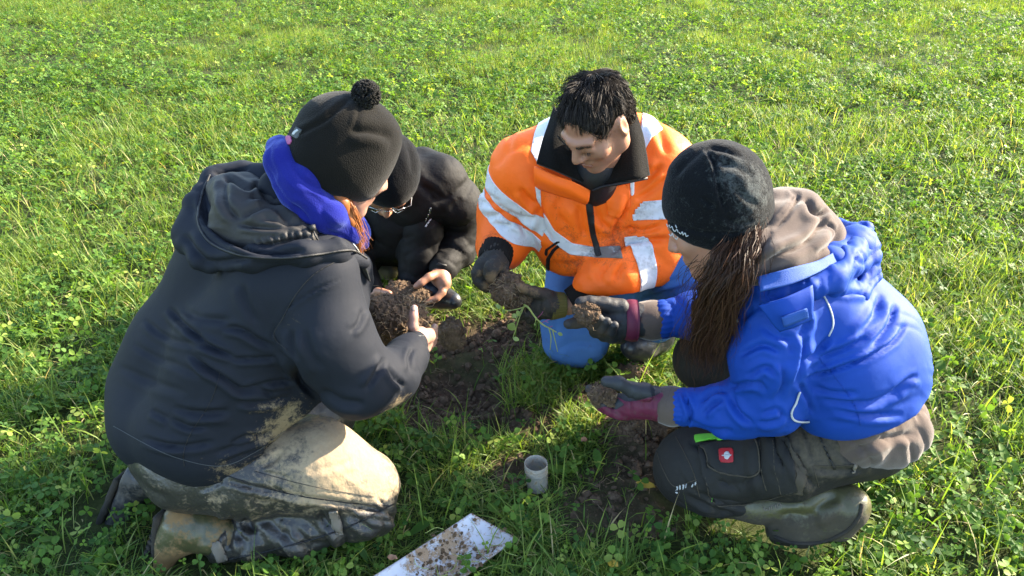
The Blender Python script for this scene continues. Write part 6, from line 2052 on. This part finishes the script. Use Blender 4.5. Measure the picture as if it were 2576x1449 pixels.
# ------------------------------------------------------------------ clods of soil
def ico_sphere(sub):
    V, F = [tuple(p) for p in ico], [tuple(f) for f in icf]
    for _ in range(sub):
        mid, F2 = {}, []
        def m(a, b):
            key = (min(a, b), max(a, b))
            if key not in mid:
                p = np.array(V[a]) + np.array(V[b])
                V.append(tuple(p / np.linalg.norm(p))); mid[key] = len(V) - 1
            return mid[key]
        for a, b, c in F:
            x, y, z = m(a, b), m(b, c), m(c, a)
            F2 += [(a, x, z), (x, b, y), (z, y, c), (x, y, z)]
        F = F2
    return np.array(V), np.array(F)
S5V, S5F = ico_sphere(5)
S3V, S3F = ico_sphere(3)
S4V, S4F = ico_sphere(4)

def clod(c, rad, R, seed, label, mat=None, roots=0, rootlen=.05, crumb=120, group=None, fine=True):
    """irregular lump of earth with crumbs and root threads on it"""
    SV, SF = (S3V, S3F) if not fine else (S5V, S5F) if seed in (3, 5) else (S4V, S4F)
    P = SV * np.asarray(rad)
    m = float(np.mean(rad))
    off = seed * 5.3
    d = .30 * m * fbm(P + off, .9 / m, 2, seed) + .16 * m * np.abs(fbm(P + off, 2.6 / m, 3, seed + 1)) 
    if fine:
        d = d + .0035 * np.abs(fbm(P + off, 120, 3, seed + 2)) + .0016 * fbm(P, 330, 2, seed + 3)
    P = P + SV * d[:, None]
    V = P @ np.asarray(R).T + c
    o = mk('soil_clod', V, SF, mat or M_soil)
    tag(o, label, 'soil clod', group)
    r = np.random.default_rng(seed)
    if crumb:
        pk_ = r.choice(len(V), crumb)
        sz = .0022 + .0065 * r.random(crumb) ** 2
        so = Soup(); so.add(crumbs(V[pk_], sz, r), icf, np.zeros(crumb))
        co = so.make('crumbs', mat or M_soil); co.data.polygons.foreach_set('use_smooth', np.zeros(crumb * 20, bool)); put(co, o)
    if roots:
        N = vnormals(V, SF)
        pths, rr = [], []
        for q in r.choice(len(V), roots):
            p, pt, d_ = [V[q] - N[q] * .003], V[q].copy(), N[q] * .6 + r.normal(size=3) * .9
            L = rootlen * r.uniform(.4, 1.3)
            for s_ in range(7):
                d_ = unit(d_ + r.normal(size=3) * .55 + np.array([0, 0, -.30]) * (s_ > 2))
                pt = pt + d_ * L / 7
                # keep the thread close to the lump
                p.append(pt.copy())
            pths.append(np.array(p)); rr.append(np.linspace(.0009, .0005, 8))
        ro = tubes('root_threads', pths, rr, M_root, o, 3)
        ro['kind'] = 'stuff'
    return o
I3 = np.eye(3)
clod(at(985, 815, 1.80), (.082, .050, .072), I3, 3, 'big root-matted sod held between the bare hands in navy sleeves', None, 330, .055, 900)
clod(at(1025, 738, 2.40), (.078, .045, .032), rot_head(80, 0, 0), 5, 'flat dark slab of soil gripped by the hand in a black sleeve', None, 12, .04, 250)
clod(at(1276, 727, 1.925), (.034, .030, .042), rot_head(90, 20, 30), 7, 'rooty lump of soil held between two dark work gloves', None, 110, .035, 260)
clod(at(1306, 758, 1.925), (.020, .018, .034), rot_head(90, 0, 50), 8, 'small crumbly tail of soil above the seedling stem', None, 50, .03, 120)
clod(at(1480, 792, 1.80), (.034, .024, .026), rot_head(60, 0, 20), 9, 'sticky brown lump in the upper muddy glove of the blue sleeve', None, 4, .03, 160)
clod(at(1518, 1000, 1.545), (.030, .024, .026), rot_head(60, 0, 20), 10, 'crumbly soil lying in the palm of the purple glove', None, 20, .025, 220)
clod(at(1137, 838, 1.98), (.034, .032, .052), I3, 11, 'upright brown clod on the ground right of the thumb', None, 6, .03, 200)
clod(atz(1592, 935, .03), (.050, .035, .030), I3, 12, 'flat-topped clod in the grass behind the purple glove', None, 4, .03, 150)
clod(atz(1580, 1075, .035), (.055, .050, .035), I3, 13, 'wide heap of dark crumbly soil just under the purple glove', None, 14, .04, 420)
clod(atz(1650, 1065, .035), (.050, .045, .038), I3, 14, 'dark soil heap under the gathered blue cuff', None, 10, .04, 300)
r = np.random.default_rng(31)
LB = [((1262, 1215), .016, 'crumbly clod left of the clear cup'), ((1295, 1228), .014, 'pale brown clod touching the left side of the cup base'), ((1600, 1195), .016, 'small orange-brown clod beside the yellow leaf'),
      ((1500, 1270), .014, 'clod in the grass right of the cup'), ((1545, 1255), .012, 'small clod between cup and dark knee'), ((1640, 1345), .018, 'reddish clod in the clover below the black knee'),
      ((1165, 1020), .018, 'clod in the middle of the dug hole'), ((1090, 985), .016, 'clod at the left edge of the hole'), ((1210, 960), .015, 'clod at the back edge of the hole'),
      ((1455, 985), .017, 'dark clod in the gap left of the purple glove'), ((1500, 1100), .018, 'clod at the foot of the heap under the purple glove'), ((1130, 1055), .014, 'clod on the near rim of the hole'),
      ((1250, 850), .018, 'dark clod below the seedling lump'), ((1085, 880), .016, 'clod under the navy cuff'), ((1330, 1050), .012, 'small clod right of the hole'), ((1615, 1230), .013, 'clod just right of the yellow leaf')]
for i_, ((u, v), s_, lb) in enumerate(LB):
    p = atz(u, v, 0); p[2] = ground_h(p[:1], p[1:2])[0] + s_ * .55
    clod(p, np.array([1.1, .9, .75]) * s_ * r.uniform(.85, 1.2), rot_head(r.uniform(0, 360), 0, 0), 40 + i_, lb, None, 0, 0, 12, 'clods on the ground', False)

# ------------------------------------------------------------------ uprooted seedling hanging from the lump
M_stem = leaf_mat('pale_stem', [(0.0, (.30, .36, .10)), (.5, (.36, .42, .13)), (1.0, (.45, .48, .2))], .2)
M_pale_leaf = leaf_mat('wilted_leaf', [(0.0, (.16, .24, .07)), (.5, (.26, .34, .10)), (1.0, (.36, .42, .16))], .35)
sd = empty('seedling', at(1330, 770, 1.90), 'pale uprooted clover seedling hanging from the held soil lump', 'seedling')
stem_pts = [at(*p) for p in ((1318, 766, 1.905), (1330, 775, 1.895), (1344, 795, 1.89), (1363, 815, 1.885), (1381, 825, 1.88), (1400, 836, 1.875))]
tubes('stem', [catmull(np.array(stem_pts), 24)], [np.linspace(.0032, .0016, 24)], M_stem, sd, 6)
def rt_(pts): return catmull(np.array([at(*p) for p in pts]), 10)
SR = [rt_(q) for q in (((1324, 770, 1.90), (1300, 778, 1.89), (1275, 781, 1.885), (1260, 776, 1.88)), ((1318, 772, 1.90), (1306, 800, 1.89), (1297, 830, 1.885), (1290, 850, 1.88)),
                       ((1316, 772, 1.90), (1300, 800, 1.89), (1292, 815, 1.885)), ((1381, 825, 1.88), (1386, 850, 1.875), (1384, 880, 1.87)), ((1390, 830, 1.878), (1396, 855, 1.87), (1403, 885, 1.865)),
                       ((1344, 795, 1.89), (1348, 803, 1.885), (1346, 812, 1.885)))]
for p in SR:
    tubes('side_shoot', [p], [np.linspace(.0018, .0010, 10)], M_stem, sd, 5)
R_ = [rt_(q) for q in (((1363, 812, 1.885), (1375, 806, 1.88), (1384, 803, 1.88)), ((1372, 808, 1.882), (1380, 812, 1.88)), ((1381, 824, 1.88), (1390, 820, 1.878)), ((1352, 800, 1.885), (1362, 790, 1.88), (1366, 783, 1.88)))]
for p in R_:
    tubes('rootlet', [p], [np.linspace(.0011, .0006, 10)], M_pink, sd, 4)
def leaf(name, c, d, n, L, W, mat, parent, tint=.5, curl=.25, crump=0.0):
    d = unit(d); n = unit(n - (n @ d) * d); s_ = np.cross(n, d)
    rows, w_ = [], [(0, .1), (.2, .7), (.45, 1), (.7, .95), (.9, .55), (1.0, .12)]
    for t_, w in w_:
        q = c + d * L * t_ - n * curl * L * t_ * t_ + n * crump * L * math.sin(t_ * 9.0)
        rows.append([q - s_ * W * w / 2 + n * W * w * .15, q, q + s_ * W * w / 2 + n * W * w * .15])
    V = np.array(rows).reshape(-1, 3)
    V = np.concatenate([V, V - n * .0006])
    T = []
    for k in range(5):
        a = 3 * k
        T += [(a, a + 1, a + 4, a + 3), (a + 1, a + 2, a + 5, a + 4)]
    T = np.array(T)
    return mk(name, V, np.concatenate([T, T[:, ::-1] + 18]), mat, parent, {'tint': np.full(len(V), tint)})
for (u, v, y, du, dv, L, W) in ((1260, 776, 1.88, -12, -9, .018, .012), (1264, 778, 1.88, 6, 12, .014, .010), (1292, 812, 1.884, -8, 16, .026, .024), (1306, 795, 1.888, -4, -12, .018, .013), (1300, 790, 1.888, -12, 8, .016, .013),
                          (1290, 850, 1.88, 12, 4, .018, .012), (1403, 838, 1.872, 8, 3, .014, .010), (1345, 812, 1.886, 2, 12, .010, .005)):
    c = at(u, v, y)
    leaf('leaf', c, at(u + du, v + dv, y - .004) - c, np.array([.1, -.8, .6]), L, W, M_pale_leaf, sd, r.random())

# ------------------------------------------------------------------ sample cup
t = NT('cloudy_plastic')
t.b.inputs['Base Color'].default_value = (.62, .60, .58, 1)
t.b.inputs['Roughness'].default_value = .25
t.b.inputs['Transmission Weight'].default_value = .45
t.b.inputs['IOR'].default_value = 1.3
dn = t.math('MULTIPLY', t.math('SUBTRACT', t.noise(75, 6, .7), .46), 6.0, True)
t.l(t.mix(dn, (.52, .49, .43), (.24, .18, .12)), t.b.inputs['Base Color'])
t.l(t.math('SUBTRACT', .58, t.math('MULTIPLY', dn, .65), True), t.b.inputs['Transmission Weight'])
M_cup = t.m
cb = atz(1351, 1224, .012)
cupE = empty('sample_cup', cb, 'small cloudy plastic sample cup standing open in the grass', 'cup')
prof = [(0, 0), (.0285, 0), (.0295, .002), (.0300, .030), (.0303, .056), (.0312, .0575), (.0303, .059), (.0304, .064), (.0314, .0655), (.0304, .067), (.0305, .073), (.0315, .0745), (.0305, .076), (.0306, .084), (.0300, .0852), (.0288, .084), (.0286, .060), (.0282, .004), (0, .0035)]
def lathe(name, prof, c, mat, parent, n=40, tiltx=0.0):
    pr = np.array(prof); m = len(pr)
    a_ = np.linspace(0, 2 * np.pi, n, endpoint=False)
    V = np.stack([pr[:, None, 0] * np.cos(a_), pr[:, None, 0] * np.sin(a_), np.broadcast_to(pr[:, None, 1], (m, n))], -1).reshape(-1, 3)
    V[:, 0] += V[:, 2] * tiltx
    i, j = np.meshgrid(np.arange(m - 1), np.arange(n), indexing='ij'); j2 = (j + 1) % n
    Q = np.stack([i * n + j, i * n + j2, (i + 1) * n + j2, (i + 1) * n + j], -1).reshape(-1, 4)
    return mk(name, V + c, Q, mat, parent)
lathe('cup_wall', prof, cb, M_cup, cupE, 44, -.05)
lathe('soil_residue', [(0, .0045), (.0278, .0045), (.0280, .010), (.020, .013), (0, .012)], cb, M_soil, cupE, 30, -.05)

# ------------------------------------------------------------------ spade lying at the front
t = NT('polished_steel')
n1 = t.noise(14, 6, .7)
t.l(t.mix(n1, (.50, .50, .52), (.34, .34, .36)), t.b.inputs['Base Color'])
t.b.inputs['Roughness'].default_value = .45
at_ = t.attr('mud_or_shade')
f_ = t.math('ADD', t.math('MULTIPLY', t.math('SUBTRACT', t.math('ADD', t.math('MULTIPLY', t.noise(42, 7, .72), .6), t.math('MULTIPLY', t.noise(130, 5, .7), .4)), .5), 2.0), at_)
f_ = t.math('ADD', t.math('MULTIPLY', t.math('SUBTRACT', f_, .5), 6.0), .5, True)
t.l(t.mix(f_, t.mix(n1, (.50, .50, .52), (.34, .34, .36)), t.mix(t.noise(90, 5, .7), (.34, .23, .14), (.20, .13, .075))), t.b.inputs['Base Color'])
t.l(t.math('MULTIPLY', t.math('SUBTRACT', 1.0, f_), .40), t.b.inputs['Metallic'])
t.l(t.math('ADD', t.math('MULTIPLY', f_, .5), .42), t.b.inputs['Roughness'])
t.l(t.bump(f_, .5, .003), t.b.inputs['Normal'])
M_steel = t.m
pA, pB = atz(1185, 1292, .075), atz(1298, 1356, .055)          # cutting edge
pd = unit(np.cross(unit(pB - pA), [0, 0, 1.0]))
if pd[1] > 0:
    pd = -pd
tgt = atz(938, 1449, .06) - pA
pd = unit(np.array([tgt[0], tgt[1], -.02]))
spE = empty('spade', (pA + pB) / 2, 'polished steel spade blade smeared with dry soil lying at the front', 'spade')
ln_, nu, nv = .40, 60, 26
wv = pB - pA
sidev = unit(wv); upv = unit(np.cross(sidev, -pd))
if upv[2] < 0: upv = -upv
G = np.zeros((nu, nv, 3)); MU = np.zeros((nu, nv))
for i_ in range(nu):
    for j_ in range(nv):
        s_, q = i_ / (nu - 1), j_ / (nv - 1) * 2 - 1
        edge = .012 * (1 - q * q)
        G[i_, j_] = (pA + pB) / 2 + wv * .5 * q * (1 + .10 * s_) + pd * (s_ * ln_ - edge * (1 - s_)) + upv * (.020 * q * q - .018 - .006 * math.sin(s_ * 3))
V = G.reshape(-1, 3)
i, j = np.meshgrid(np.arange(nu - 1), np.arange(nv - 1), indexing='ij'); a = (i * nv + j).ravel()
Q = np.stack([a, a + nv, a + nv + 1, a + 1], 1)
if vnormals(V, Q)[:, 2].mean() < 0: Q = Q[:, ::-1]
uvp = project(V)
mu = np.maximum(blob(V, [(atz(1130, 1375, .05), .085, .66), (atz(1215, 1390, .05), .06, .56), (atz(1060, 1400, .05), .07, .64), (atz(1120, 1440, .05), .08, .66), (atz(1250, 1385, .05), .04, .54), (atz(1180, 1430, .05), .06, .60)]), .36)
mu = np.maximum(mu, .5 * np.exp(-((np.repeat(np.linspace(0, 1, nu), nv) * ln_) / .008) ** 2))
N_ = vnormals(V, Q)
bl_ = shell('blade', V, tri(Q), 0, .0022, M_steel, spE, {'mud_or_shade': mu})
r = np.random.default_rng(4)
pk_ = np.nonzero(mu > .42)[0]; pk_ = r.choice(pk_, 480)
sz = .001 + .0058 * r.random(480) ** 4
so = Soup(); so.add(crumbs(V[pk_] + N_[pk_] * .0022 + r.normal(size=(480, 3)) * [.006, .006, 0], sz, r), icf, np.zeros(480))
co = so.make('dry_crumbs', M_soil_dry); co.data.polygons.foreach_set('use_smooth', np.zeros(480 * 20, bool)); put(co, spE)
pths = []
for _ in range(9):
    q = V[r.choice(pk_)] + np.array([0, 0, .006]); hd = r.uniform(0, 6.28)
    pths.append(catmull(np.array([q, q + np.array([math.cos(hd), math.sin(hd), .05]) * .02, q + np.array([math.cos(hd + .5), math.sin(hd + .5), .0]) * .045]), 8))
for p in pths:
    tubes('straw', [p], [.0009], M_stem, spE, 4)
hs = (pA + pB) / 2 + pd * (ln_ - .02) + upv * .0
tubes('socket', [np.array([hs - pd * .05, hs + pd * .10, hs + pd * .24])], [np.array([.012, .018, .019])], M_steel, spE, 14)
tubes('shaft', [np.array([hs + pd * .20, hs + pd * .75 + np.array([0, 0, .02])])], [.017], plain('ash_wood', (.42, .29, .16), .6), spE, 14)

# ------------------------------------------------------------------ single leaves lying about
M_yellow = leaf_mat('yellow_leaf', [(0, (.42, .28, .03)), (.5, (.55, .37, .05)), (1, (.62, .45, .10))], .3)
M_brown = leaf_mat('brown_leaf', [(0, (.22, .11, .06)), (.5, (.30, .16, .09)), (1, (.38, .22, .13))], .2)
for (u, v, z, dx, dy, L, W, mat, lab) in ((1600, 1214, .045, .9, -.25, .050, .020, M_yellow, 'crumpled yellow leaf on the soil left of the black knee'),
        (1462, 1110, .06, .6, .5, .022, .016, M_brown, 'small pinkish dry leaf in the shade under the purple glove'),
        (1555, 1425, .05, -.6, .4, .028, .020, M_yellow, 'yellow leaf in the clover at the bottom edge'),
        (1000, 1405, .06, -.8, .2, .026, .014, M_brown, 'orange dry leaf in the grass left of the spade'),
        (2530, 372, .06, .5, .5, .030, .030, M_pale_leaf, 'pale leaf standing out in the meadow at far right')):
    c = atz(u, v, z)
    o = leaf('fallen_leaf', c, np.array([dx, dy, .1]), np.array([.1, -.3, 1.0]), L, W, mat, None, .5, .3, .12)
    tag(o, lab, 'leaf', 'leaves lying in the grass')
